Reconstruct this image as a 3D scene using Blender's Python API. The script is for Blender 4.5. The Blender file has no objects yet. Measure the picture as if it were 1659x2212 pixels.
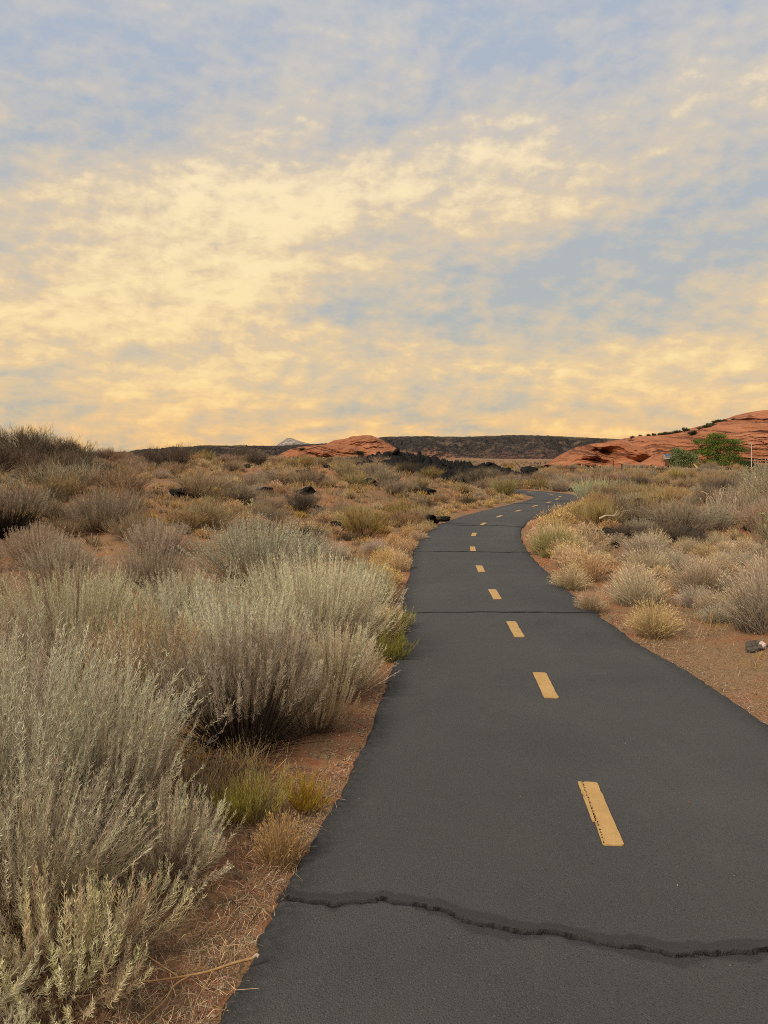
import bpy, math, random
import numpy as np
from mathutils import Vector

R_ = math.radians
sc = bpy.context.scene
col = sc.collection

# ------------------------------------------------------------------ camera
cam_d = bpy.data.cameras.new('camera')
cam_d.sensor_fit = 'VERTICAL'
cam_d.sensor_height = 34.6
cam_d.lens = 26.0
cam_d.clip_end = 20000
cam_d.clip_start = 0.05
cam = bpy.data.objects.new('camera', cam_d)
col.objects.link(cam)
cam.location = (0, 0, 1.6)
cam.rotation_euler = (R_(90), 0, 0)
cam_d.shift_y = -121 / 2212
sc.camera = cam

# ------------------------------------------------------------------ exposure
sc.view_settings.view_transform = 'Standard'
sc.view_settings.look = 'None'
sc.view_settings.gamma = 1.0
sc.view_settings.use_curve_mapping = False
sc.view_settings.exposure = 1.15
sc.render.engine = 'CYCLES'
sc.cycles.use_denoising = False
sc.cycles.filter_width = 0.95
sc.cycles.max_bounces = 6
sc.cycles.diffuse_bounces = 3
sc.cycles.sample_clamp_indirect = 8

# ------------------------------------------------------------------ sun (soft, behind thin cloud) and sky
SUN_EL, SUN_AZ = 44.0, 226.0          # degrees; azimuth clockwise from +Y
sd = bpy.data.lights.new('sun', 'SUN')
sd.energy = 1.5
sd.angle = R_(16)
sd.color = (1.0, 0.87, 0.68)
sun = bpy.data.objects.new('sun', sd)
col.objects.link(sun)
sdir = Vector((math.sin(R_(SUN_AZ)) * math.cos(R_(SUN_EL)), math.cos(R_(SUN_AZ)) * math.cos(R_(SUN_EL)), math.sin(R_(SUN_EL))))
sun.rotation_euler = (-sdir).to_track_quat('-Z', 'Y').to_euler()
sun.location = (-8, -8, 20)

world = bpy.data.worlds.new('World')
sc.world = world
world.use_nodes = True


class NT:
    """small helper for writing node trees"""
    def __init__(s, tree):
        s.t = tree

    def n(s, typ, **kw):
        nd = s.t.nodes.new(typ)
        for k, v in kw.items():
            setattr(nd, k, v)
        return nd

    def l(s, a, b):
        s.t.links.new(a, b)

    def put(s, sock, v):
        if isinstance(v, bpy.types.NodeSocket):
            s.l(v, sock)
        elif isinstance(v, (tuple, list)) and len(v) == 3 and sock.type == 'RGBA':
            sock.default_value = (*v, 1)
        else:
            sock.default_value = v

    def math(s, op, a, b=0.0, clamp=False):
        nd = s.n('ShaderNodeMath', operation=op, use_clamp=clamp)
        s.put(nd.inputs[0], a)
        s.put(nd.inputs[1], b)
        return nd.outputs[0]

    def vmath(s, op, a, b=(0, 0, 0)):
        nd = s.n('ShaderNodeVectorMath', operation=op)
        s.put(nd.inputs[0], a)
        s.put(nd.inputs[1], b)
        return nd.outputs['Value'] if op in ('LENGTH', 'DISTANCE', 'DOT_PRODUCT') else nd.outputs[0]

    def noise(s, vec, scale, detail=4, rough=0.5, dist=0.0, color=False, lac=2.0):
        nd = s.n('ShaderNodeTexNoise')
        if vec is not None:
            s.l(vec, nd.inputs['Vector'])
        nd.inputs['Scale'].default_value = scale
        nd.inputs['Detail'].default_value = detail
        nd.inputs['Roughness'].default_value = rough
        nd.inputs['Lacunarity'].default_value = lac
        nd.inputs['Distortion'].default_value = dist
        return nd.outputs['Color' if color else 'Fac']

    def ramp(s, fac, stops, interp='LINEAR'):
        nd = s.n('ShaderNodeValToRGB')
        cr = nd.color_ramp
        cr.interpolation = interp
        while len(cr.elements) < len(stops):
            cr.elements.new(0.5)
        for e, (p, c) in zip(cr.elements, stops):
            e.position = p
            e.color = (*c, 1) if len(c) == 3 else c
        s.put(nd.inputs[0], fac)
        return nd.outputs[0]

    def mapr(s, v, a, b, c=0.0, d=1.0, smooth=True):
        nd = s.n('ShaderNodeMapRange')
        nd.interpolation_type = 'SMOOTHSTEP' if smooth else 'LINEAR'
        s.put(nd.inputs[0], v)
        for i, x in enumerate((a, b, c, d)):
            nd.inputs[i + 1].default_value = x
        return nd.outputs[0]

    def mix(s, f, a, b, blend='MIX'):
        nd = s.n('ShaderNodeMix', data_type='RGBA', blend_type=blend)
        s.put(nd.inputs[0], f)
        s.put(nd.inputs[6], a)
        s.put(nd.inputs[7], b)
        return nd.outputs[2]

    def comb(s, x, y, z):
        nd = s.n('ShaderNodeCombineXYZ')
        for i, v in enumerate((x, y, z)):
            s.put(nd.inputs[i], v)
        return nd.outputs[0]

    def sep(s, v):
        nd = s.n('ShaderNodeSeparateXYZ')
        s.l(v, nd.inputs[0])
        return nd.outputs


def build_world():
    t = world.node_tree
    t.nodes.clear()
    N = NT(t)
    out = N.n('ShaderNodeOutputWorld')
    bg = N.n('ShaderNodeBackground')
    bg.inputs['Strength'].default_value = 0.1
    N.l(bg.outputs[0], out.inputs[0])
    sky = N.n('ShaderNodeTexSky', sky_type='NISHITA', sun_disc=False)
    sky.sun_elevation = R_(SUN_EL)
    sky.sun_rotation = R_(SUN_AZ)
    sky.air_density = 1.0
    sky.dust_density = 2.0
    tc = N.n('ShaderNodeTexCoord')
    d = N.vmath('NORMALIZE', tc.outputs['Generated'])
    X, Y, Z = N.sep(d)
    zz = N.math('ADD', N.math('MAXIMUM', Z, 0.0), 0.30)
    px = N.math('DIVIDE', X, zz)
    py = N.math('DIVIDE', Y, zz)
    P = N.comb(px, py, 0.0)                 # a flat cloud deck seen from below
    warp = N.noise(P, 0.9, 4, 0.55, color=True)
    wv = N.vmath('SCALE', N.vmath('SUBTRACT', warp, (0.5, 0.5, 0.5)))
    wv.node.inputs['Scale'].default_value = 0.55
    Pw = N.vmath('ADD', P, wv)
    # rows of cloud running from lower left to upper right
    mp = N.n('ShaderNodeMapping')
    mp.inputs['Rotation'].default_value = (0, 0, R_(-28))
    mp.inputs['Scale'].default_value = (0.55, 1.0, 1.0)
    N.l(Pw, mp.inputs['Vector'])
    Pr = mp.outputs[0]
    big = N.noise(Pr, 0.55, 3, 0.5)
    mid = N.noise(Pr, 2.3, 7, 0.58)
    fine = N.noise(Pw, 4.3, 8, 0.58)
    tex = N.math('ADD', N.math('MULTIPLY', mid, 0.55), N.math('MULTIPLY', fine, 0.45))
    # broad masses of lit and shaded cloud (azimuth, elevation, radius in degrees, weight)
    tot = N.math('MULTIPLY', N.math('SUBTRACT', big, 0.5), 0.9)
    flat = N.comb(X, Y, N.math('MULTIPLY', Z, 1.35))
    wob = N.vmath('ADD', flat, N.vmath('MULTIPLY', N.vmath('SUBTRACT', N.noise(Pw, 1.3, 4, 0.6, color=True), (0.5, 0.5, 0.5)), (0.22, 0.22, 0.16)))
    for az, el, br, w in MASSES:
        az, el = R_(az), R_(el)
        c0 = (math.sin(az) * math.cos(el), math.cos(az) * math.cos(el), 1.35 * math.sin(el))
        tot = N.math('ADD', tot, N.mapr(N.vmath('DISTANCE', wob, c0), 0.0, R_(br) * 1.5, w * 0.72, 0.0))
    # small puffs and ripples, lit from one side
    Pd = N.vmath('ADD', N.comb(X, Y, N.math('MULTIPLY', Z, 1.8)), N.vmath('SCALE', wv))
    Pd.node.inputs[1].links[0].from_node.inputs['Scale'].default_value = 0.06
    puff = N.noise(Pd, 20.0, 7, 0.60)
    puff2 = N.noise(N.vmath('ADD', Pd, (0.008, 0.0, -0.016)), 20.0, 7, 0.60)
    body2 = N.noise(N.vmath('ADD', Pw, (0.06, 0.09, 0.0)), 4.3, 8, 0.58)
    relief = N.math('ADD', N.math('MULTIPLY', N.math('SUBTRACT', puff, puff2), 0.75), N.math('MULTIPLY', N.math('SUBTRACT', fine, body2), 0.7))
    tx_ = N.math('ADD', N.math('MULTIPLY', N.math('SUBTRACT', mid, 0.5), 1.55), N.math('MULTIPLY', N.math('SUBTRACT', fine, 0.5), 0.75))
    tx_ = N.math('ADD', tx_, N.math('MULTIPLY', N.math('SUBTRACT', puff, 0.5), 1.05))
    v = N.math('ADD', N.math('ADD', N.math('ADD', tx_, tot), 0.385), relief)
    grey = N.ramp(Z, [(0.02, (0.53, 0.48, 0.37)), (0.10, (0.47, 0.475, 0.43)), (0.26, (0.455, 0.485, 0.50)), (0.45, (0.435, 0.495, 0.59))])
    gold = N.ramp(Z, [(0.0, (0.97, 0.58, 0.23)), (0.10, (0.86, 0.62, 0.34)), (0.30, (0.76, 0.61, 0.42)), (0.5, (0.63, 0.60, 0.56))])
    cream = N.ramp(Z, [(0.0, (1.03, 0.70, 0.28)), (0.12, (1.0, 0.78, 0.40)), (0.5, (0.95, 0.82, 0.60))])
    skyc = N.mix(0.07, grey, N.mix(1.0, sky.outputs[0], (0.14, 0.14, 0.14), 'MULTIPLY'))
    c = N.mix(N.mapr(v, -0.05, 0.80, smooth=False), skyc, gold)
    c = N.mix(N.mapr(v, 0.62, 1.20), c, cream)
    sc_ = N.vmath('SCALE', c)
    sc_.node.inputs['Scale'].default_value = SKY_GAIN
    N.l(sc_, bg.inputs['Color'])


SKY_GAIN = 4.45
MASSES = [(-9.0, 17.8, 11, 0.30), (0.7, 19.1, 10, 0.36), (7.5, 20.3, 9, 0.25), (13.8, 21.4, 10, 0.42), (24.1, 22.5, 8, 0.22), (22.0, 4.0, 8, 0.25), (-21.9, 11.3, 13, 0.28), (-16.4, 13.5, 10, 0.2), (-13.6, 11.2, 9, 0.12), (-24.2, 20.0, 6, 0.12), (-13.4, 24.6, 5, 0.15),
          (2.4, 3.6, 9, 0.32), (-10.5, 3.5, 9, 0.28), (15.7, 3.8, 10, 0.3), (25.2, 7.5, 8, 0.3), (-20.6, 4.9, 9, 0.25), (10.0, 13.8, 7, 0.12), (2.3, 25.2, 12, -0.4), (13.7, 26.6, 9, -0.3), (-22.4, 23.3, 9, -0.25), (14.0, 10.0, 11, -0.26),
          (20.9, 16.3, 8, -0.18), (1.7, 9.6, 10, -0.25), (-7.1, 5.9, 5, -0.2), (-24.7, 2.9, 6, -0.22), (25.8, 13.8, 8, -0.12), (21.2, 25.9, 8, -0.1), (23.5, 4.8, 4, -0.2), (23.1, 11.2, 8, -0.12)]
build_world()

# ================================================================== helpers
HID = np.uint64


def _hash(ix, iy, iz, seed):
    h = (ix.astype(np.int64) * 374761393 + iy.astype(np.int64) * 668265263 + iz.astype(np.int64) * 2147483647 + seed * 1274126177) & 0xFFFFFFFF
    h = ((h ^ (h >> 13)) * 1274126177) & 0xFFFFFFFF
    h = ((h ^ (h >> 16)) * 2246822519) & 0xFFFFFFFF
    return ((h ^ (h >> 15)) & 0xFFFFFF) / float(0xFFFFFF)


def vnoise(x, y, z=None, seed=0):
    x = np.asarray(x, float)
    y = np.asarray(y, float)
    z = np.zeros_like(x) if z is None else np.asarray(z, float)
    ix, iy, iz = np.floor(x), np.floor(y), np.floor(z)
    fx, fy, fz = x - ix, y - iy, z - iz
    fx, fy, fz = (f * f * (3 - 2 * f) for f in (fx, fy, fz))
    r = 0
    for a in (0, 1):
        for b in (0, 1):
            for c in (0, 1):
                w = (fx if a else 1 - fx) * (fy if b else 1 - fy) * (fz if c else 1 - fz)
                r = r + w * _hash(ix + a, iy + b, iz + c, seed)
    return r * 2 - 1


def fbm(x, y, z=None, seed=0, oct=4, rough=0.5):
    r, a, s = 0, 1.0, 1.0
    for i in range(oct):
        r = r + a * vnoise(x * s, y * s, None if z is None else z * s, seed + i * 17)
        a *= rough
        s *= 2.03
    return r


def sstep(a, b, v):
    t = np.clip((np.asarray(v, float) - a) / (b - a), 0, 1)
    return t * t * (3 - 2 * t)


def fast_mesh(name, V, quads=None, tris=None, cols=None, smooth=False, attrs=None):
    V = np.ascontiguousarray(V, dtype=np.float32).reshape(-1, 3)
    me = bpy.data.meshes.new(name)
    me.vertices.add(len(V))
    me.vertices.foreach_set('co', V.ravel())
    idx, tot = [], []
    if quads is not None and len(quads):
        q = np.asarray(quads, np.int32).reshape(-1, 4)
        idx.append(q.ravel())
        tot.append(np.full(len(q), 4, np.int32))
    if tris is not None and len(tris):
        q = np.asarray(tris, np.int32).reshape(-1, 3)
        idx.append(q.ravel())
        tot.append(np.full(len(q), 3, np.int32))
    idx = np.concatenate(idx)
    tot = np.concatenate(tot)
    st = np.concatenate([[0], np.cumsum(tot)[:-1]]).astype(np.int32)
    me.loops.add(len(idx))
    me.loops.foreach_set('vertex_index', idx)
    me.polygons.add(len(tot))
    me.polygons.foreach_set('loop_start', st)
    me.polygons.foreach_set('loop_total', tot)
    me.polygons.foreach_set('use_smooth', np.full(len(tot), bool(smooth)))
    me.update(calc_edges=True)
    if cols is not None:
        ca = me.color_attributes.new('Col', 'FLOAT_COLOR', 'POINT')
        c = np.ones((len(V), 4), np.float32)
        c[:, :3] = np.asarray(cols, np.float32).reshape(-1, 3)
        ca.data.foreach_set('color', c.ravel())
    for k, v in (attrs or {}).items():
        at = me.attributes.new(k, 'FLOAT', 'POINT')
        at.data.foreach_set('value', np.asarray(v, np.float32).ravel())
    return me


def mesh_obj(name, me, mat, parent=None, loc=None):
    o = bpy.data.objects.new(name, me)
    if mat is not None and not me.materials:
        me.materials.append(mat)
    col.objects.link(o)
    if parent is not None:
        o.parent = parent
    if loc is not None:
        o.location = loc
    return o


def tag(o, label=None, cat=None, group=None, kind=None):
    if label:
        o['label'] = label
    if cat:
        o['category'] = cat
    if group:
        o['group'] = group
    if kind:
        o['kind'] = kind
    return o


class Acc:
    """collects ribbons, tubes and loose faces into one mesh"""
    def __init__(s):
        s.V, s.Q, s.T, s.C, s.n = [], [], [], [], 0

    def add(s, V, quads=None, tris=None, C=None):
        V = np.asarray(V, float).reshape(-1, 3)
        s.V.append(V)
        if quads is not None:
            s.Q.append(np.asarray(quads, np.int64).reshape(-1, 4) + s.n)
        if tris is not None:
            s.T.append(np.asarray(tris, np.int64).reshape(-1, 3) + s.n)
        C = np.zeros((len(V), 3)) + (0.5 if C is None else np.asarray(C, float).reshape(-1, 3) if np.ndim(C) > 1 else np.asarray(C))
        s.C.append(C)
        s.n += len(V)

    def ribbons(s, P, W, S, C):
        """P (n,k,3) centre lines, W (n,k) widths, S (n,3) sides, C (n,k,3) colours"""
        n, k, _ = P.shape
        off = S[:, None, :] * (W[..., None] * 0.5)
        V = np.stack([P - off, P + off], 2)                    # n,k,2,3
        base = (np.arange(n) * k * 2)[:, None] + (np.arange(k - 1) * 2)[None]
        q = np.stack([base, base + 1, base + 3, base + 2], -1)
        s.add(V, q.reshape(-1, 4), None, np.repeat(C[:, :, None, :], 2, 2).reshape(-1, 3))

    def tubes(s, P, W, C, sides=4):
        n, k, _ = P.shape
        T = np.gradient(P, axis=1)
        T /= np.linalg.norm(T, axis=2, keepdims=True) + 1e-9
        up = np.where(np.abs(T[..., 2:3]) > 0.9, np.array([1.0, 0, 0]), np.array([0, 0, 1.0]))
        A = np.cross(T, up)
        A /= np.linalg.norm(A, axis=2, keepdims=True) + 1e-9
        B = np.cross(T, A)
        an = np.arange(sides) * 2 * np.pi / sides
        V = P[:, :, None] + (A[:, :, None] * np.cos(an)[:, None] + B[:, :, None] * np.sin(an)[:, None]) * (W[:, :, None, None] * 0.5)
        i0 = (np.arange(n) * k * sides)[:, None, None] + (np.arange(k - 1) * sides)[None, :, None]
        j = np.arange(sides)[None, None]
        j2 = (j + 1) % sides
        q = np.stack([i0 + j, i0 + j2, i0 + sides + j2, i0 + sides + j], -1)
        s.add(V, q.reshape(-1, 4), None, np.repeat(C[:, :, None, :], sides, 2).reshape(-1, 3))

    def mesh(s, name, smooth=False):
        return fast_mesh(name, np.concatenate(s.V), np.concatenate(s.Q) if s.Q else None, np.concatenate(s.T) if s.T else None,
                         np.concatenate(s.C), smooth)


def unit(v):
    return v / (np.linalg.norm(v, axis=-1, keepdims=True) + 1e-9)


def rand_side(rng, D):
    r = unit(rng.normal(size=D.shape))
    return unit(np.cross(D, r))


def lerp(a, b, t):
    return a + (b - a) * t


# ================================================================== materials
def new_mat(name):
    m = bpy.data.materials.new(name)
    m.use_nodes = True
    t = m.node_tree
    for nd in list(t.nodes):
        if nd.type != 'OUTPUT_MATERIAL' and nd.type != 'BSDF_PRINCIPLED':
            t.nodes.remove(nd)
    N = NT(t)
    b = next(x for x in t.nodes if x.type == 'BSDF_PRINCIPLED')
    b.inputs['Roughness'].default_value = 0.9
    b.inputs['Specular IOR Level'].default_value = 0.15
    return m, N, b


def plant_mat(name, vary=0.25, hue=0.03, transl=0.0):
    """colour from the leaf's or stem's own colour, each plant a little different"""
    m, N, b = new_mat(name)
    at = N.n('ShaderNodeVertexColor', layer_name='Col')
    oi = N.n('ShaderNodeObjectInfo')
    hs = N.n('ShaderNodeHueSaturation')
    rnd = oi.outputs['Random']
    N.l(N.mapr(rnd, 0, 1, 1 - vary, 1 + vary, False), hs.inputs['Value'])
    r2 = N.math('FRACT', N.math('MULTIPLY', rnd, 17.31))
    N.l(N.mapr(r2, 0, 1, 0.5 - hue, 0.5 + hue * 0.6, False), hs.inputs['Hue'])
    r3 = N.math('FRACT', N.math('MULTIPLY', rnd, 53.77))
    N.l(N.mapr(r3, 0, 1, 0.82, 1.15, False), hs.inputs['Saturation'])
    tint = N.mix(1.0, at.outputs[0], oi.outputs['Color'], 'MULTIPLY')
    N.l(tint, hs.inputs['Color'])
    N.l(hs.outputs[0], b.inputs['Base Color'])
    if transl:
        tr = N.n('ShaderNodeBsdfTranslucent')
        N.l(hs.outputs[0], tr.inputs[0])
        ms = N.n('ShaderNodeMixShader')
        ms.inputs[0].default_value = transl
        N.l(b.outputs[0], ms.inputs[1])
        N.l(tr.outputs[0], ms.inputs[2])
        out = next(x for x in N.t.nodes if x.type == 'OUTPUT_MATERIAL')
        N.l(ms.outputs[0], out.inputs[0])
    return m


def mat_soil():
    m, N, b = new_mat('red_sand')
    g = N.n('ShaderNodeNewGeometry')
    P = g.outputs['Position']
    a = N.noise(P, 0.55, 5, 0.6)
    f = N.noise(P, 7.0, 6, 0.62)
    gr = N.noise(P, 90.0, 3, 0.6)
    red = N.ramp(f, [(0.25, (0.23, 0.086, 0.040)), (0.5, (0.34, 0.134, 0.062)), (0.8, (0.45, 0.205, 0.10))])
    litter = N.ramp(gr, [(0.3, (0.10, 0.060, 0.036)), (0.55, (0.25, 0.155, 0.082)), (0.8, (0.40, 0.27, 0.145))])
    pm = N.mapr(N.math('ADD', N.math('MULTIPLY', a, 0.7), N.math('MULTIPLY', f, 0.45)), 0.41, 0.67)
    far = N.mapr(N.vmath('LENGTH', P), 40, 130)
    pm = N.math('MAXIMUM', pm, N.math('MULTIPLY', far, 0.7))
    c = N.mix(pm, red, litter)
    N.l(c, b.inputs['Base Color'])
    bp = N.n('ShaderNodeBump')
    bp.inputs['Strength'].default_value = 0.7
    bp.inputs['Distance'].default_value = 0.03
    N.l(N.math('ADD', N.math('MULTIPLY', f, 0.6), N.math('MULTIPLY', gr, 0.4)), bp.inputs['Height'])
    N.l(bp.outputs[0], b.inputs['Normal'])
    return m


def mat_asphalt():
    m, N, b = new_mat('asphalt')
    g = N.n('ShaderNodeNewGeometry')
    P = g.outputs['Position']
    big = N.noise(P, 0.9, 4, 0.55)
    blot = N.noise(P, 4.5, 5, 0.6)
    agg = N.n('ShaderNodeTexVoronoi')
    agg.inputs['Scale'].default_value = 190
    N.l(P, agg.inputs['Vector'])
    grain = N.noise(P, 160, 4, 0.7)
    base = N.ramp(big, [(0.3, (0.055, 0.0535, 0.053)), (0.7, (0.082, 0.079, 0.077))])
    base = N.mix(N.mapr(blot, 0.62, 0.78), base, (0.090, 0.083, 0.076))          # dusty scuffs
    base = N.mix(N.mapr(blot, 0.38, 0.22), base, (0.05, 0.048, 0.047))
    sp = N.sep(agg.outputs['Color'])
    stone = N.math('MULTIPLY', N.math('GREATER_THAN', sp[0], 0.90), N.math('LESS_THAN', agg.outputs['Distance'], 0.40))
    base = N.mix(N.math('MULTIPLY', stone, 0.42), base, (0.19, 0.175, 0.16))
    base = N.mix(N.mapr(grain, 0.46, 0.32), base, (0.027, 0.026, 0.025))
    # faint pale scuffs, darker damp-looking patches and a few hairline cracks
    st = N.n('ShaderNodeMapping')
    st.inputs['Scale'].default_value = (1.0, 0.22, 1.0)
    st.inputs['Rotation'].default_value = (0, 0, 0.35)
    N.l(P, st.inputs['Vector'])
    base = N.mix(N.mapr(N.noise(st.outputs[0], 5.0, 6, 0.65), 0.60, 0.80, 0, 0.30), base, (0.14, 0.125, 0.11))
    base = N.mix(N.mapr(N.noise(P, 0.45, 3, 0.5), 0.45, 0.70, 0, 0.35), base, (0.045, 0.042, 0.040))
    hc = N.n('ShaderNodeTexVoronoi', feature='DISTANCE_TO_EDGE')
    hc.inputs['Scale'].default_value = 0.55
    N.l(N.vmath('ADD', P, N.vmath('MULTIPLY', N.noise(P, 3.0, 5, 0.6, color=True), (0.35, 0.35, 0))), hc.inputs['Vector'])
    hm = N.math('MULTIPLY', N.mapr(hc.outputs['Distance'], 0.0035, 0.0015), N.mapr(N.noise(P, 0.8, 2, 0.5), 0.70, 0.78))
    base = N.mix(N.math('MULTIPLY', hm, 0.8), base, (0.02, 0.02, 0.02))
    edge = N.n('ShaderNodeAttribute', attribute_name='edge')
    ev = N.math('MULTIPLY', edge.outputs['Fac'], N.mapr(N.noise(P, 35, 4, 0.7), 0.35, 0.65, 0.2, 1.0))
    base = N.mix(ev, base, (0.030, 0.029, 0.029))
    tar = N.n('ShaderNodeAttribute', attribute_name='tar')
    base = N.mix(tar.outputs['Fac'], base, (0.026, 0.025, 0.025))
    gap_shade = N.n('ShaderNodeAttribute', attribute_name='gap_shade')
    base = N.mix(gap_shade.outputs['Fac'], base, (0.004, 0.004, 0.004))  # near-black slot: the shade inside it is put into the colour
    N.l(base, b.inputs['Base Color'])
    N.l(N.mapr(tar.outputs['Fac'], 0, 1, 0.85, 0.6), b.inputs['Roughness'])
    b.inputs['Specular IOR Level'].default_value = 0.3
    bp = N.n('ShaderNodeBump')
    bp.inputs['Strength'].default_value = 0.8
    bp.inputs['Distance'].default_value = 0.006
    h = N.math('ADD', N.math('MULTIPLY', grain, 1.0), N.math('MULTIPLY', agg.outputs['Distance'], -0.8))
    h = N.math('ADD', h, N.math('MULTIPLY', blot, 0.8))
    N.l(h, bp.inputs['Height'])
    N.l(bp.outputs[0], b.inputs['Normal'])
    return m


def mat_paint():
    m, N, b = new_mat('yellow_road_paint')
    g = N.n('ShaderNodeNewGeometry')
    P = g.outputs['Position']
    n = N.noise(P, 12, 5, 0.6)
    f = N.noise(P, 170, 3, 0.7)
    c = N.ramp(n, [(0.3, (0.42, 0.255, 0.095)), (0.7, (0.52, 0.325, 0.13))])
    c = N.mix(N.mapr(f, 0.40, 0.30), c, (0.14, 0.10, 0.06))
    c = N.mix(N.mapr(N.noise(P, 30, 5, 0.7), 0.60, 0.72, 0, 0.55), c, (0.22, 0.15, 0.08))
    N.l(c, b.inputs['Base Color'])
    b.inputs['Roughness'].default_value = 0.7
    bp = N.n('ShaderNodeBump')
    bp.inputs['Strength'].default_value = 0.4
    bp.inputs['Distance'].default_value = 0.004
    N.l(f, bp.inputs['Height'])
    N.l(bp.outputs[0], b.inputs['Normal'])
    return m


def mat_flat(name, c, rough=0.8, spec=0.2, noise_amt=0.25, scale=20, metal=0.0):
    m, N, b = new_mat(name)
    g = N.n('ShaderNodeNewGeometry')
    n = N.noise(g.outputs['Position'], scale, 5, 0.6)
    lo = tuple(x * (1 - noise_amt) for x in c)
    hi = tuple(min(1, x * (1 + noise_amt)) for x in c)
    N.l(N.ramp(n, [(0.3, lo), (0.7, hi)]), b.inputs['Base Color'])
    b.inputs['Roughness'].default_value = rough
    b.inputs['Specular IOR Level'].default_value = spec
    b.inputs['Metallic'].default_value = metal
    return m


def mat_lava():
    m, N, b = new_mat('black_lava')
    tc = N.n('ShaderNodeTexCoord')
    g = N.n('ShaderNodeNewGeometry')
    P = g.outputs['Position']
    n = N.noise(P, 3.0, 6, 0.65)
    f = N.noise(P, 22, 5, 0.7)
    c = N.ramp(n, [(0.25, (0.007, 0.0065, 0.0065)), (0.6, (0.017, 0.015, 0.014)), (0.85, (0.05, 0.038, 0.03))])
    N.l(c, b.inputs['Base Color'])
    bp = N.n('ShaderNodeBump')
    bp.inputs['Strength'].default_value = 0.9
    bp.inputs['Distance'].default_value = 0.06
    N.l(N.math('ADD', n, N.math('MULTIPLY', f, 0.5)), bp.inputs['Height'])
    N.l(bp.outputs[0], b.inputs['Normal'])
    return m


def mat_grey_rock(white=0.0):
    m, N, b = new_mat('grey_basalt_with_pale_crust' if white else 'grey_basalt')
    tc = N.n('ShaderNodeTexCoord')
    P = tc.outputs['Object']
    n = N.noise(P, 2.6, 6, 0.65)
    c = N.ramp(n, [(0.3, (0.04, 0.034, 0.03)), (0.7, (0.16, 0.13, 0.11))])
    if white:
        dd = N.vmath('DISTANCE', P, (0.55, -0.45, 0.45))
        w = N.mapr(N.math('ADD', dd, N.math('MULTIPLY', N.math('SUBTRACT', n, 0.5), 1.2)), 0.50, 0.40)
        c = N.mix(w, c, (0.62, 0.48, 0.42))
    N.l(c, b.inputs['Base Color'])
    bp = N.n('ShaderNodeBump')
    bp.inputs['Strength'].default_value = 0.8
    bp.inputs['Distance'].default_value = 0.02
    N.l(n, bp.inputs['Height'])
    N.l(bp.outputs[0], b.inputs['Normal'])
    return m


def mat_sandstone():
    """cross-bedded red rock: beds lie at a slope that changes from set to set"""
    m, N, b = new_mat('red_sandstone')
    g = N.n('ShaderNodeNewGeometry')
    P = g.outputs['Position']
    wv = N.vmath('SCALE', N.vmath('SUBTRACT', N.noise(P, 0.07, 4, 0.6, color=True), (0.5, 0.5, 0.5)))
    wv.node.inputs['Scale'].default_value = 4.0
    Pw = N.vmath('ADD', P, wv)
    vo = N.n('ShaderNodeTexVoronoi')
    mp = N.n('ShaderNodeMapping')
    mp.inputs['Scale'].default_value = (0.035, 0.035, 0.16)
    N.l(Pw, mp.inputs['Vector'])
    vo.inputs['Scale'].default_value = 1.0
    N.l(mp.outputs[0], vo.inputs['Vector'])
    r, g2, b2 = N.sep(vo.outputs['Color'])
    X, Y, Z = N.sep(Pw)
    slope = N.mapr(r, 0, 1, -0.42, 0.42, False)
    bed = N.math('ADD', Z, N.math('MULTIPLY', X, slope))
    bv = N.comb(N.math('MULTIPLY', X, 0.03), N.math('MULTIPLY', Y, 0.03), N.math('MULTIPLY', bed, 1.35))
    strat = N.noise(bv, 1.0, 5, 0.7)
    bv2 = N.comb(N.math('MULTIPLY', X, 0.02), N.math('MULTIPLY', Y, 0.02), N.math('MULTIPLY', bed, 0.75))
    strat2 = N.noise(bv2, 1.0, 4, 0.55)
    n = N.noise(P, 0.25, 5, 0.6)
    c = N.ramp(strat, [(0.30, (0.23, 0.083, 0.039)), (0.5, (0.36, 0.140, 0.066)), (0.72, (0.46, 0.200, 0.102))])
    c = N.mix(N.mapr(n, 0.55, 0.8, 0, 0.5), c, (0.30, 0.10, 0.05))
    c = N.mix(N.mapr(strat, 0.43, 0.37, 0, 0.92), c, (0.055, 0.021, 0.013))
    c = N.mix(N.mapr(strat2, 0.44, 0.39, 0, 0.75), c, (0.10, 0.036, 0.02))
    N.l(c, b.inputs['Base Color'])
    bp = N.n('ShaderNodeBump')
    bp.inputs['Strength'].default_value = 1.0
    bp.inputs['Distance'].default_value = 1.5
    N.l(N.math('ADD', N.math('MULTIPLY', strat, 0.8), N.math('MULTIPLY', strat2, 0.8)), bp.inputs['Height'])
    N.l(bp.outputs[0], b.inputs['Normal'])
    return m


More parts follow.
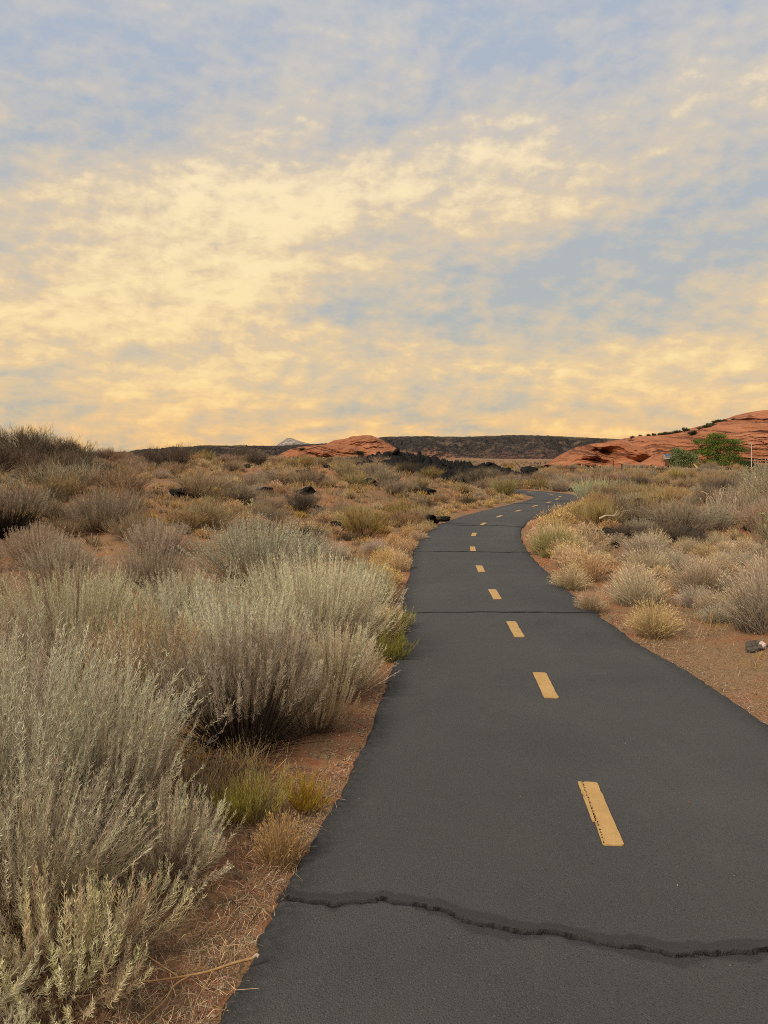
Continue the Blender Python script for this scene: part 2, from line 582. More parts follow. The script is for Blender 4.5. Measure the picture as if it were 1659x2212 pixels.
def mat_mesa():
    m, N, b = new_mat('basalt_mesa')
    g = N.n('ShaderNodeNewGeometry')
    P = g.outputs['Position']
    n = N.noise(P, 0.045, 6, 0.7)
    f = N.noise(P, 0.25, 5, 0.7)
    c = N.ramp(f, [(0.32, (0.016, 0.014, 0.014)), (0.52, (0.045, 0.036, 0.032)), (0.74, (0.13, 0.098, 0.078))])
    c = N.mix(N.mapr(n, 0.50, 0.66, 0, 0.7), c, (0.20, 0.135, 0.09))
    low = N.n('ShaderNodeAttribute', attribute_name='low')
    red = N.math('MULTIPLY', low.outputs['Fac'], N.mapr(f, 0.46, 0.58))
    c = N.mix(red, c, (0.40, 0.17, 0.09))
    pale = N.math('MULTIPLY', N.mapr(low.outputs['Fac'], 0.1, 0.5), N.mapr(N.noise(P, 0.12, 4, 0.6), 0.66, 0.72))
    c = N.mix(pale, c, (0.45, 0.34, 0.26))
    cap = N.n('ShaderNodeAttribute', attribute_name='cap')
    c = N.mix(cap.outputs['Fac'], c, N.ramp(f, [(0.3, (0.05, 0.045, 0.025)), (0.7, (0.15, 0.13, 0.06))]))
    N.l(c, b.inputs['Base Color'])
    bp = N.n('ShaderNodeBump')
    bp.inputs['Strength'].default_value = 1.0
    bp.inputs['Distance'].default_value = 5.0
    N.l(f, bp.inputs['Height'])
    N.l(bp.outputs[0], b.inputs['Normal'])
    return m


M_soil, M_asph, M_paint, M_lava = mat_soil(), mat_asphalt(), mat_paint(), mat_lava()
M_sand, M_mesa = mat_sandstone(), mat_mesa()
M_sage = plant_mat('sage_leaf', 0.13, 0.012, 0.28)
M_stem = plant_mat('woody_stem', 0.18, 0.012)
M_grass = plant_mat('dry_grass', 0.22, 0.02)
M_twig = plant_mat('grey_twig', 0.2, 0.02)
M_green = plant_mat('green_leaf', 0.12, 0.015)
M_litter = plant_mat('straw_litter', 0.0, 0.0)

# ================================================================== path and terrain
CL = np.array([(-1.6, -14), (-0.9, -9), (-0.25, -4.5), (0.35, -1.0), (0.68, 1.2), (0.82, 2.2), (0.95, 3.4), (1.10, 5.2), (1.19, 7.0), (1.26, 8.8),
               (1.34, 10.7), (1.50, 13.0), (1.80, 15.4), (2.30, 17.8), (3.00, 20.0), (3.86, 22.1), (4.75, 24.2), (5.56, 26.0),
               (6.30, 28.0), (6.78, 29.6), (6.85, 31.4), (6.50, 33.4), (5.8, 35.2), (5.25, 36.8), (4.95, 38.4), (5.2, 40.2), (6.2, 43), (7.5, 47), (8.8, 53), (10.5, 60)])


def catmull(P, n):
    P = np.asarray(P, float)
    A = np.vstack([2 * P[0] - P[1], P, 2 * P[-1] - P[-2]])
    out = []
    for i in range(1, len(A) - 2):
        t = np.linspace(0, 1, n, endpoint=False)[:, None]
        p0, p1, p2, p3 = A[i - 1], A[i], A[i + 1], A[i + 2]
        out.append(0.5 * (2 * p1 + (p2 - p0) * t + (2 * p0 - 5 * p1 + 4 * p2 - p3) * t ** 2 + (3 * p1 - p0 - 3 * p2 + p3) * t ** 3))
    out.append(P[-1:])
    return np.vstack(out)


CLF = catmull(CL, 24)
CLS = np.concatenate([[0], np.cumsum(np.linalg.norm(np.diff(CLF, axis=0), axis=1))])


def hwl(y):
    return np.interp(y, [0, 1.5, 2.2, 2.75, 3.8, 5.2, 6.4, 8.7, 12.4, 60], [1.33, 1.33, 1.30, 1.27, 1.18, 1.11, 1.07, 1.04, 1.0, 1.0])


def hwr(y):
    return np.interp(y, [0, 4, 4.6, 5.6, 6.5, 7.6, 9.5, 12, 60], [1.30, 1.28, 1.24, 1.14, 1.03, 0.95, 0.92, 0.94, 1.0])


def hw(y):
    return np.minimum(hwl(y), hwr(y))


def path_dist(x, y):
    x = np.asarray(x, float).ravel()
    y = np.asarray(y, float).ravel()
    res = np.full(len(x), 1e9)
    C = CLF[::3]
    for i in range(0, len(x), 20000):
        sl = slice(i, i + 20000)
        d = (x[sl, None] - C[None, :, 0]) ** 2 + (y[sl, None] - C[None, :, 1]) ** 2
        res[sl] = np.sqrt(d.min(1))
    return res


def xc(y):
    return np.interp(y, CL[:, 1], CL[:, 0])


def terr(x, y):
    x = np.asarray(x, float)
    y = np.asarray(y, float)
    sh = x.shape
    d = path_dist(x, y).reshape(sh)
    away = sstep(1.3, 6.0, d)
    xm = xc(np.clip(y, -14, 34)) + 0 * x
    Lf = sstep(0.5, -5.0, x - xm)
    Rt = sstep(0.5, 6.0, x - xm)
    zl = 0.034 * np.clip(y - 7, 0, 27)
    zr = 0.006 * np.clip(y - 11, 0, 20) + 0.45 * np.exp(-(((x - 12.5) / 5) ** 2 + ((y - 22) / 6) ** 2))
    zc = 0.010 * np.clip(y - 34, 0, 110)
    z = zl * Lf + zr * Rt + zc * (1 - Lf) * (1 - Rt)
    z = z + 1.0 * np.exp(-(((x + 17.5) / 6.5) ** 2 + ((y - 31) / 8) ** 2))
    z = z + 0.5 * np.exp(-(((x + 9) / 5) ** 2 + ((y - 20) / 5) ** 2))
    far = sstep(70, 140, y)
    z = z * (1 - far) + np.interp(x / np.maximum(y, 1), [-0.05, 0.03, 0.16], [0.9, 0.6, -1.2]) * far
    und = 0.10 * fbm(x * 0.35, y * 0.35, None, 3, 3) + 0.03 * fbm(x * 2.1, y * 2.1, None, 9, 3)
    und = und * (1 + 0.03 * np.clip(y, 0, 60)) * np.clip(1 - far, 0.2, 1)
    z = z * away + und * sstep(1.15, 2.6, d) + 0.012 * fbm(x * 9, y * 9, None, 21, 2) * sstep(1.1, 1.6, d)
    bank = 0.03 * sstep(1.2, 1.9, d)
    z = z + bank - 0.012
    h = hw(y)
    z = np.where(d < h - 0.10, -0.06, z)
    return z


def build_ground():
    r = np.concatenate([[0.05], np.geomspace(0.35, 4500, 270)])
    a = np.concatenate([np.linspace(-48, 48, 340), np.linspace(48, 312, 120)[1:-1]])
    a = np.radians(a)
    Rr, Aa = np.meshgrid(r, a, indexing='ij')
    x, y = Rr * np.sin(Aa), Rr * np.cos(Aa)
    z = terr(x, y)
    V = np.stack([x, y, z], -1)
    nr, na = x.shape
    i = np.arange(nr - 1)[:, None] * na
    j = np.arange(na)[None]
    j2 = (j + 1) % na
    q = np.stack([i + j, i + j2, i + na + j2, i + na + j], -1)[:, :, ::-1]
    me = fast_mesh('ground', V, q, None, None, True)
    o = mesh_obj('ground', me, M_soil)
    tag(o, 'red sandy desert soil with dry straw litter', None, None, 'structure')


build_ground()

# heaved crack across the path close to the camera
CRACK = np.array([(-0.62, 2.78), (-0.345, 2.743), (-0.175, 2.704), (0.002, 2.723), (0.195, 2.668), (0.285, 2.598), (0.455, 2.539), (0.556, 2.536), (0.695, 2.484),
                  (0.932, 2.414), (1.056, 2.430), (1.217, 2.441), (1.40, 2.46), (1.70, 2.42), (2.2, 2.40)])


def crack_y(x):
    return np.interp(x, CRACK[:, 0], CRACK[:, 1]) + 0.007 * vnoise(x * 23, x * 0, None, 5) + 0.005 * vnoise(x * 70, x * 0, None, 6)


def build_path():
    # stations along the centre line, dense where the crack crosses
    yy = np.concatenate([np.arange(-13.5, 1.2, 0.5), np.arange(1.2, 2.25, 0.03), np.arange(2.25, 2.98, 0.0042), np.arange(2.98, 9, 0.05)])
    st = [np.interp(yy, CLF[:, 1], CLS)] if False else []
    mono = CLF[:, 1] <= 9.0
    s1 = np.interp(yy, CLF[mono, 1], CLS[mono])
    s2 = np.arange(s1[-1] + 0.05, CLS[-1] - 0.1, 0.28)
    s = np.concatenate([s1, s2])
    cx, cy = np.interp(s, CLS, CLF[:, 0]), np.interp(s, CLS, CLF[:, 1])
    tx = np.interp(s + 0.25, CLS, CLF[:, 0]) - np.interp(s - 0.25, CLS, CLF[:, 0])
    ty = np.interp(s + 0.25, CLS, CLF[:, 1]) - np.interp(s - 0.25, CLS, CLF[:, 1])
    ln = np.hypot(tx, ty)
    nx, ny = ty / ln, -tx / ln                        # to the right
    t = np.linspace(-1, 1, 201)
    T, Sx = np.meshgrid(t, s)
    hl = hwl(cy) + 0.013 * fbm(s * 1.3, s * 0, None, 31, 4, 0.6) + 0.013 * vnoise(s * 30, s * 0, None, 33)
    hr = hwr(cy) + 0.013 * fbm(s * 1.3, s * 0, None, 41, 4, 0.6) + 0.013 * vnoise(s * 30, s * 0, None, 43)
    half = np.where(T < 0, hl[:, None], hr[:, None])
    off = T * half
    near = (cy > 2.0) & (cy < 3.3)
    # near the crack the rows run straight across so that they follow it
    X = cx[:, None] + nx[:, None] * off
    Y = cy[:, None] + ny[:, None] * off
    z = 0.018 + 0.0 * X
    z = z + 0.010 * (1 - T ** 2)                       # camber
    e = (1 - np.abs(T)) * half                         # distance to the edge
    z = z - 0.05 * sstep(0.05, 0.0, e)                # crumbled edge
    z = z + 0.002 * fbm(X * 2.2, Y * 2.2, None, 51, 3) + 0.004 * vnoise(X * 28, Y * 28, None, 55) * sstep(0.16, 0.02, e)
    # crack: far lip heaved up, near lip flat, slot between with its shade painted in
    dy = Y - crack_y(X)
    wide = 0.030 + 0.018 * sstep(-0.3, 0.9, X)
    lip = np.where(dy > 0, 0.007 * np.exp(-(dy / 0.04) ** 2) + 0.005 * np.exp(-(dy / 0.2) ** 2), 0.004 * np.exp(-(dy / 0.09) ** 2))
    lip = lip + 0.0025 * vnoise(X * 40, Y * 40, None, 58) * np.exp(-(dy / 0.05) ** 2)
    on = (Y > 1.5) & (Y < 4)
    z = z + np.where(on, lip, 0)
    slotw = 0.0035 + 0.003 * vnoise(X * 9, X * 0, None, 61)
    z = z - np.where(on, 0.026 * sstep(slotw + 0.003, slotw * 0.4, np.abs(dy + 0.004)), 0)
    w = 0.012 * fbm(X * 8, X * 0 + 3, None, 71, 5, 0.65)
    tar = sstep(0.068 + w, 0.055 + w, dy) * sstep(-0.052 - w * 1.6 + 0.025 * (X < 0.1), -0.038 - w * 1.6 + 0.025 * (X < 0.1), dy) * on * 0.62
    tar = np.maximum(tar, on * sstep(0.009, 0.004, np.abs(dy + 0.004)))  # sealant tone carried into the slot to deepen its painted shade
    edge = sstep(0.22, 0.03, e) * 0.9
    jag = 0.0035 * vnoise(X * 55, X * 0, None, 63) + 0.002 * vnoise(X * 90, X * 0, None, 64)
    gap_shade = on * sstep(0.0075 + jag, 0.0040 + jag, np.abs(dy + 0.004))
    V = np.stack([X, Y, z], -1)
    n, k = X.shape
    i = np.arange(n - 1)[:, None] * k
    j = np.arange(k - 1)[None]
    q = np.stack([i + j, i + j + 1, i + k + j + 1, i + k + j], -1)
    me = fast_mesh('path', V, q, None, None, True, {'tar': tar, 'edge': edge, 'gap_shade': gap_shade})
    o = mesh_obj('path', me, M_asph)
    tag(o, 'narrow dark asphalt trail winding away through the desert', None, None, 'structure')
    return o


path = build_path()


def at_s(s):
    x, y = np.interp(s, CLS, CLF[:, 0]), np.interp(s, CLS, CLF[:, 1])
    a, b = np.interp(s + 0.15, CLS, CLF[:, 0]) - np.interp(s - 0.15, CLS, CLF[:, 0]), np.interp(s + 0.15, CLS, CLF[:, 1]) - np.interp(s - 0.15, CLS, CLF[:, 1])
    return x, y, math.atan2(-a, b)


def path_z(s):
    return 0.018 + 0.010


def dash_mesh(L, W, seed, groove=False):
    """thin slab of paint with rounded, slightly ragged outline"""
    rng = np.random.default_rng(seed)

    def slab(outline, h=0.006):
        n = len(outline)
        V = [(x, y, h) for x, y in outline] + [(x, y, -0.02) for x, y in outline]
        c = len(V)
        V.append((sum(p[0] for p in outline) / n, sum(p[1] for p in outline) / n, h))
        return V, [(i, (i + 1) % n, n + (i + 1) % n, n + i) for i in range(n)], [(c, i, (i + 1) % n) for i in range(n)]

    def outl(x0, x1, y0, y1, r):
        pts = []
        m = 14
        for k in range(m + 1):
            pts.append((x1, lerp(y0 + r, y1 - r, k / m)))
        pts += [(x1 - r * 0.4, y1 - r * 0.3), (x1 - r, y1)]
        pts += [(x0 + r, y1 + 0.002), (x0 + r * 0.3, y1 - r * 0.3)]
        for k in range(m + 1):
            pts.append((x0, lerp(y1 - r, y0 + r, k / m)))
        pts += [(x0 + r * 0.3, y0 + r * 0.3), (x0 + r, y0), (x1 - r, y0), (x1 - r * 0.3, y0 + r * 0.3)]
        return [(x + rng.normal() * 0.0011, y + rng.normal() * 0.0011) for x, y in pts]
    A = Acc()
    if groove:
        o1 = outl(-W / 2 + 0.028, W / 2, -L / 2, L / 2, 0.012)
        o1 = [(x - (0.006 + 0.016 * (0.5 - y / L)) * (x < 0), y) for x, y in o1]
        V, q, t = slab(o1)
        A.add(V, q, t)
        o2 = outl(-W / 2, -W / 2 + 0.018, -L / 2 + 0.20, L / 2, 0.004)
        o2 = [(x - 0.010 * max(0, -y / L) * (x > -W / 2 + 0.009), y) for x, y in o2]
        V, q, t = slab(o2)
        A.add(V, q, t)
        for k in range(130):                                  # flecks of paint left in the groove
            y = rng.uniform(-L / 2, L / 2)
            x = -W / 2 + 0.0205 + rng.uniform(-0.004, 0.004) - 0.010 * max(0, -y / L)
            s_ = rng.uniform(0.0012, 0.003)
            V, q, t = slab([(x - s_, y - s_), (x + s_, y - s_ * 0.6), (x + s_ * 0.8, y + s_), (x - s_, y + s_ * 0.7)])
            A.add(V, q, t)
    else:
        V, q, t = slab(outl(-W / 2, W / 2, -L / 2, L / 2, 0.012))
        A.add(V, q, t)
    return A.mesh('dash')


DASH_Y = [-3.2, -0.9, 1.35, 3.40, 5.28, 6.98, 8.74, 10.72, 13.0, 15.4, 17.8, 20.0, 22.1, 24.2, 26.1, 28.0, 29.7]
dm_near = dash_mesh(0.60, 0.092, 1, True)
dm = [dash_mesh(0.60, 0.092, 2), dash_mesh(0.58, 0.094, 3), dash_mesh(0.62, 0.090, 4)]
mono = CLF[:, 1] <= 31.0
dash_s = [float(np.interp(y, CLF[mono, 1], CLS[mono])) for y in DASH_Y] + []
dash_s += [dash_s[-1] + 1.9, dash_s[-1] + 4.0, dash_s[-1] + 6.2]
for i, s in enumerate(dash_s):
    x, y, a = at_s(s)
    o = mesh_obj('dash', dm_near if abs(y - 3.40) < 0.1 else dm[i % 3], M_paint, path, (x, y, path_z(s)))
    o.rotation_euler.z = a

M_tar = mat_flat('crack_sealant', (0.013, 0.0125, 0.0125), 0.6, 0.3, 0.2, 40)


def crack_line(s0, w, seed, wob=0.06, x0=-1.0, x1=1.0, slope=0.0):
    """sealed transverse crack: a thin raised bead of tar across the path"""
    n = 120
    x, y, a = at_s(s0)
    h = float(hw(y)) - 0.01
    u = np.linspace(x0 * (float(hwl(y)) - 0.01), x1 * (float(hwr(y)) - 0.01 if x1 > 0.5 else 1.0), n)
    v = wob * fbm(u * 1.1, u * 0, None, seed, 4, 0.55) + slope * u
    ca, sa = math.cos(a), math.sin(a)
    wd = w * (0.75 + 0.45 * vnoise(u * 11, u * 0, None, seed + 3))
    z0 = 0.0305 + 0.010 * (1 - (u / h) ** 2) - 0.010 + 0.006 * 0.5
    V, q = [], []
    for k in range(n):
        for sgn, dz in ((-1, -0.012), (-0.5, 0.004), (0.5, 0.004), (1, -0.012)):
            vv = v[k] + sgn * wd[k] * 0.5
            V.append((x + ca * u[k] - sa * vv, y + sa * u[k] + ca * vv, z0[k] + dz))
    for k in range(n - 1):
        for c in range(3):
            q.append((k * 4 + c, k * 4 + c + 1, k * 4 + 5 + c, k * 4 + 4 + c))
    me = fast_mesh('crack', V, q)
    mesh_obj('crack', me, M_tar, path)


def s_of(y):
    return float(np.interp(y, CLF[mono, 1], CLS[mono]))


crack_line(s_of(7.72), 0.062, 11, 0.05)
crack_line(s_of(12.55), 0.085, 12, 0.10)
crack_line(s_of(17.35), 0.10, 13, 0.12)
crack_line(s_of(17.75), 0.045, 14, 0.10, -1.0, 0.1)
crack_line(s_of(25.2), 0.14, 15, 0.1)
crack_line(s_of(26.8), 0.08, 16, 0.1)

# ================================================================== far setting
def px_pos(u, v, d):
    """bearing and height read off the survey sketch (u across, v up-down) at a distance d"""
    return (u - 829.5) * d / 1661.0, d, 1.6 + (985 - v) * d / 1661.0


def build_mesa():
    d0 = 900.0
    prof = [(120, 982), (300, 976), (385, 967), (440, 962), (600, 963), (700, 958), (780, 951), (830, 944), (900, 942), (1000, 943.5), (1060, 941), (1110, 939.5),
            (1180, 941), (1240, 944), (1320, 948), (1450, 952), (1700, 956)]
    U = np.linspace(120, 1700, 700)
    vv = np.interp(U, [p[0] for p in prof], [p[1] for p in prof])
    tt = np.concatenate([np.linspace(0, 1, 46), 1 + np.linspace(0.05, 1, 8)])
    xs = (U - 829.5) * d0 / 1661
    ztop = 1.6 + (985 - vv) * d0 / 1661
    X = xs[:, None] + 0 * tt
    tc = np.minimum(tt, 1)
    prof_t = np.interp(tc, [0, 0.3, 0.55, 0.75, 0.9, 1.0], [0, 0.27, 0.54, 0.78, 0.94, 1.0])
    Z = -2 + (ztop[:, None] + 2) * prof_t
    Y = d0 - 190 * (1 - tc) + 300 * np.maximum(tt - 1, 0)
    Y = Y + 0 * X
    gul = fbm(X * 0.03, Z * 0.02, None, 101, 5, 0.6)
    Y = Y + 30 * gul * np.sin(np.pi * np.clip(tc, 0.02, 1)) ** 0.7
    Z = Z + (3.2 * fbm(X * 0.06, Y * 0.06, None, 103, 5, 0.6)) * np.sin(np.pi * tc) + 0.35 * fbm(X * 0.25, Y * 0.1, None, 104, 3) * (tc > 0.95)
    low = sstep(0.42, 0.12, tc) * (0.35 + 0.65 * sstep(-0.2, 0.5, fbm(X * 0.02, Z * 0.05, None, 107, 3))) + 0 * X
    cap = sstep(0.90, 0.97, tc + 0.03 * gul)
    n, k = X.shape
    i = np.arange(n - 1)[:, None] * k
    j = np.arange(k - 1)[None]
    q = np.stack([i + j, i + k + j, i + k + j + 1, i + j + 1], -1)
    me = fast_mesh('mesa', np.stack([X, Y, Z], -1), q, None, None, False, {'low': low, 'cap': cap})
    tag(mesh_obj('basalt_mesa', me, M_mesa), 'long dark basalt mesa with flat grassy top on the horizon', None, None, 'structure')


build_mesa()


def rock_hill(name, prof, d0, depth, mat, n, m, seed, rough, base_v=994, ledge=0.5, alcove=None, back=1.0, zb=-0.6, bed=0.0):
    """a rock dome: crest line from prof, face leaning back from base to crest, bedded ledges cut into it"""
    U = np.linspace(prof[0][0], prof[-1][0], n)
    pu, pv = [p[0] for p in prof], [p[1] for p in prof]
    vv = np.interp(U, pu, pv)
    k_ = max(3, n // 60)
    ker = np.hanning(k_ * 2 + 1)
    vv = np.convolve(np.pad(vv, k_, mode='edge'), ker / ker.sum(), 'valid')
    xs = (U - 829.5) * d0 / 1661
    zt = 1.6 + (985 - vv) * d0 / 1661
    tf = np.linspace(0, 1, m)
    tb = np.linspace(0, 1, 14)[1:]
    X = xs[:, None] + 0 * tf
    hgt = (zt - zb)[:, None]
    prof_t = np.sin(tf * np.pi / 2) ** 0.85
    Z = zb + hgt * prof_t
    dl = depth * (0.35 + 0.65 * hgt / hgt.max())
    Y = d0 - dl * (1 - (1 - np.cos(tf * np.pi / 2)) ** 0.75)
    # undulating gullies and noses
    g = fbm(X * 0.05, Z * 0.06, None, seed, 4, 0.55)
    Y = Y + rough * 3.2 * g * np.sin(np.pi * np.clip(tf, 0.0, 1)) ** 0.5
    Y = Y + rough * 1.1 * fbm(X * 0.17, Z * 0.28, None, seed + 3, 4, 0.55) * np.sin(np.pi * np.clip(tf, 0.0, 1)) ** 0.5
    # ledges following tilted beds
    til = 0.22 * vnoise(X * 0.045, Z * 0.16, None, seed + 5) + bed
    bedc = Z + til * X * 0.5 + 0.6 * fbm(X * 0.06, Z * 0.1, None, seed + 7, 3)
    lam = vnoise(bedc * 1.5, X * 0.02, None, seed + 9) + 0.6 * vnoise(bedc * 3.7, X * 0.04, None, seed + 11) + 0.35 * vnoise(bedc * 8, X * 0.06, None, seed + 12)
    Y = Y + ledge * lam * np.sin(np.pi * np.clip(tf, 0, 0.96)) ** 0.4
    Z = Z + 0.10 * ledge * lam * (tf < 0.93) + 0.25 * rough * fbm(X * 0.3, Y * 0.3, None, seed + 13, 4) * np.sin(np.pi * tf)
    if alcove is not None:
        for au, av, aw, ah, ad in alcove:
            ax, az = (au - 829.5) * d0 / 1661, 1.6 + (985 - av) * d0 / 1661
            aw, ah = aw * d0 / 1661, ah * d0 / 1661
            rr = np.sqrt(((X - ax) / aw) ** 2 + ((Z - az - 0.25 * ah * (1 - ((X - ax) / aw) ** 2)) / ah) ** 2) + 0.12 * fbm(X * 0.5, Z * 0.5, None, seed + 19, 3)
            top = np.where(Z > az, sstep(1.0, 0.82, rr), sstep(1.15, 0.2, rr))
            Y = Y + ad * top * (1 + 0.25 * vnoise(X * 1.6, Z * 0.2, None, seed + 23))
            lipm = np.exp(-((rr - 1.08) / 0.12) ** 2) * (Z > az)
            Y = Y - 0.35 * ad * lipm
    # back slope
    Xb = xs[:, None] + 0 * tb
    Zb = zb + hgt * np.cos(tb * np.pi / 2)
    Yb = d0 + back * depth * np.sin(tb * np.pi / 2) + 0 * Xb
    X, Y, Z = np.hstack([X, Xb]), np.hstack([Y, Yb]), np.hstack([Z, Zb])
    a, k = X.shape
    i = np.arange(a - 1)[:, None] * k
    j = np.arange(k - 1)[None]
    q = np.stack([i + j, i + k + j, i + k + j + 1, i + j + 1], -1)
    me = fast_mesh(name, np.stack([X, Y, Z], -1), q, None, None, False)
    return mesh_obj(name, me, mat)


# pale peak far behind
M_pale = mat_flat('pale_peak_rock', (0.30, 0.26, 0.22), 0.95, 0.1, 0.55, 0.06)
o = rock_hill('pale_peak', [(585, 972), (597, 963), (606, 956), (614, 951), (620, 946.5), (628, 945.5), (636, 948.5), (648, 953), (665, 957.5), (680, 960), (700, 968)], 1500, 60, M_pale, 160, 60, 301, 2.2, zb=-5, ledge=2.0)
tag(o, 'small pale rocky peak behind the red dome on the horizon', None, None, 'structure')
# central dome: left low swell and right higher swell
o = rock_hill('sandstone_dome', [(598, 990), (612, 978), (630, 970), (655, 964), (690, 961), (730, 960), (780, 962), (820, 970), (860, 984), (870, 990)], 225, 16, M_sand, 270, 110, 401, 1.4, ledge=0.9, bed=0.10)
tag(o, 'low red sandstone swell in front of the pale peak', None, None, 'structure')
o = rock_hill('sandstone_dome', [(672, 990), (690, 972), (708, 958), (722, 951), (750, 947), (757, 944), (785, 941), (800, 941), (812, 945), (825, 951), (845, 962), (862, 972), (878, 984), (884, 990)], 240, 20, M_sand, 270, 110, 421, 1.5, ledge=1.1, bed=-0.12)
tag(o, 'higher rounded red sandstone dome left of the dark mesa', None, None, 'structure')
# right-hand slickrock: long hill in layers
o = rock_hill('sandstone_cliff', [(1290, 994), (1320, 972), (1345, 953), (1368, 944), (1395, 941), (1440, 939), (1480, 932), (1520, 922), (1555, 912), (1590, 906), (1612, 897), (1632, 888), (1660, 885), (1720, 884), (1800, 890), (1900, 905), (2000, 930), (2080, 960)],
              175, 42, M_sand, 600, 180, 501, 2.0, zb=-2.0, ledge=1.3, alcove=[(1568, 916, 36, 10, 3.6), (1648, 914, 26, 8, 3.0)], bed=0.05)
tag(o, 'large red sandstone hillside with a shadowed alcove at right', None, None, 'structure')
o = rock_hill('sandstone_dome', [(1196, 1004), (1212, 992), (1235, 975), (1258, 963), (1285, 958), (1310, 954), (1335, 950), (1352, 952), (1372, 962), (1395, 978), (1415, 990), (1440, 1002)],
              126, 17, M_sand, 320, 120, 551, 2.2, zb=-2.0, ledge=1.1, bed=-0.08)
tag(o, 'jointed red sandstone buttress at the foot of the right hillside', None, None, 'structure')
o = rock_hill('sandstone_outcrop', [(1330, 1012), (1360, 1006), (1390, 1001), (1412, 996), (1424, 986), (1436, 978), (1450, 984), (1475, 992), (1510, 1000), (1540, 1010)],
              104, 10, M_sand, 200, 80, 571, 1.2, zb=-1.2, ledge=0.8, bed=-0.2)
tag(o, 'low red sandstone ramp behind the brown sign post', None, None, 'structure')

# ================================================================== plants: one builder for each kind
def bez(p0, p1, p2, t):
    t = t[None, :, None] if t.ndim == 1 else t[..., None]
    return (1 - t) ** 2 * p0[:, None] + 2 * t * (1 - t) * p1[:, None] + t ** 2 * p2[:, None]


def jit(rng, c, n, amt):
    """n colours scattered round c"""
    c = np.asarray(c, float)
    return np.clip(c * (1 + rng.normal(size=(n, 1)) * amt + rng.normal(size=(n, 3)) * amt * 0.25), 0.004, 0.95)


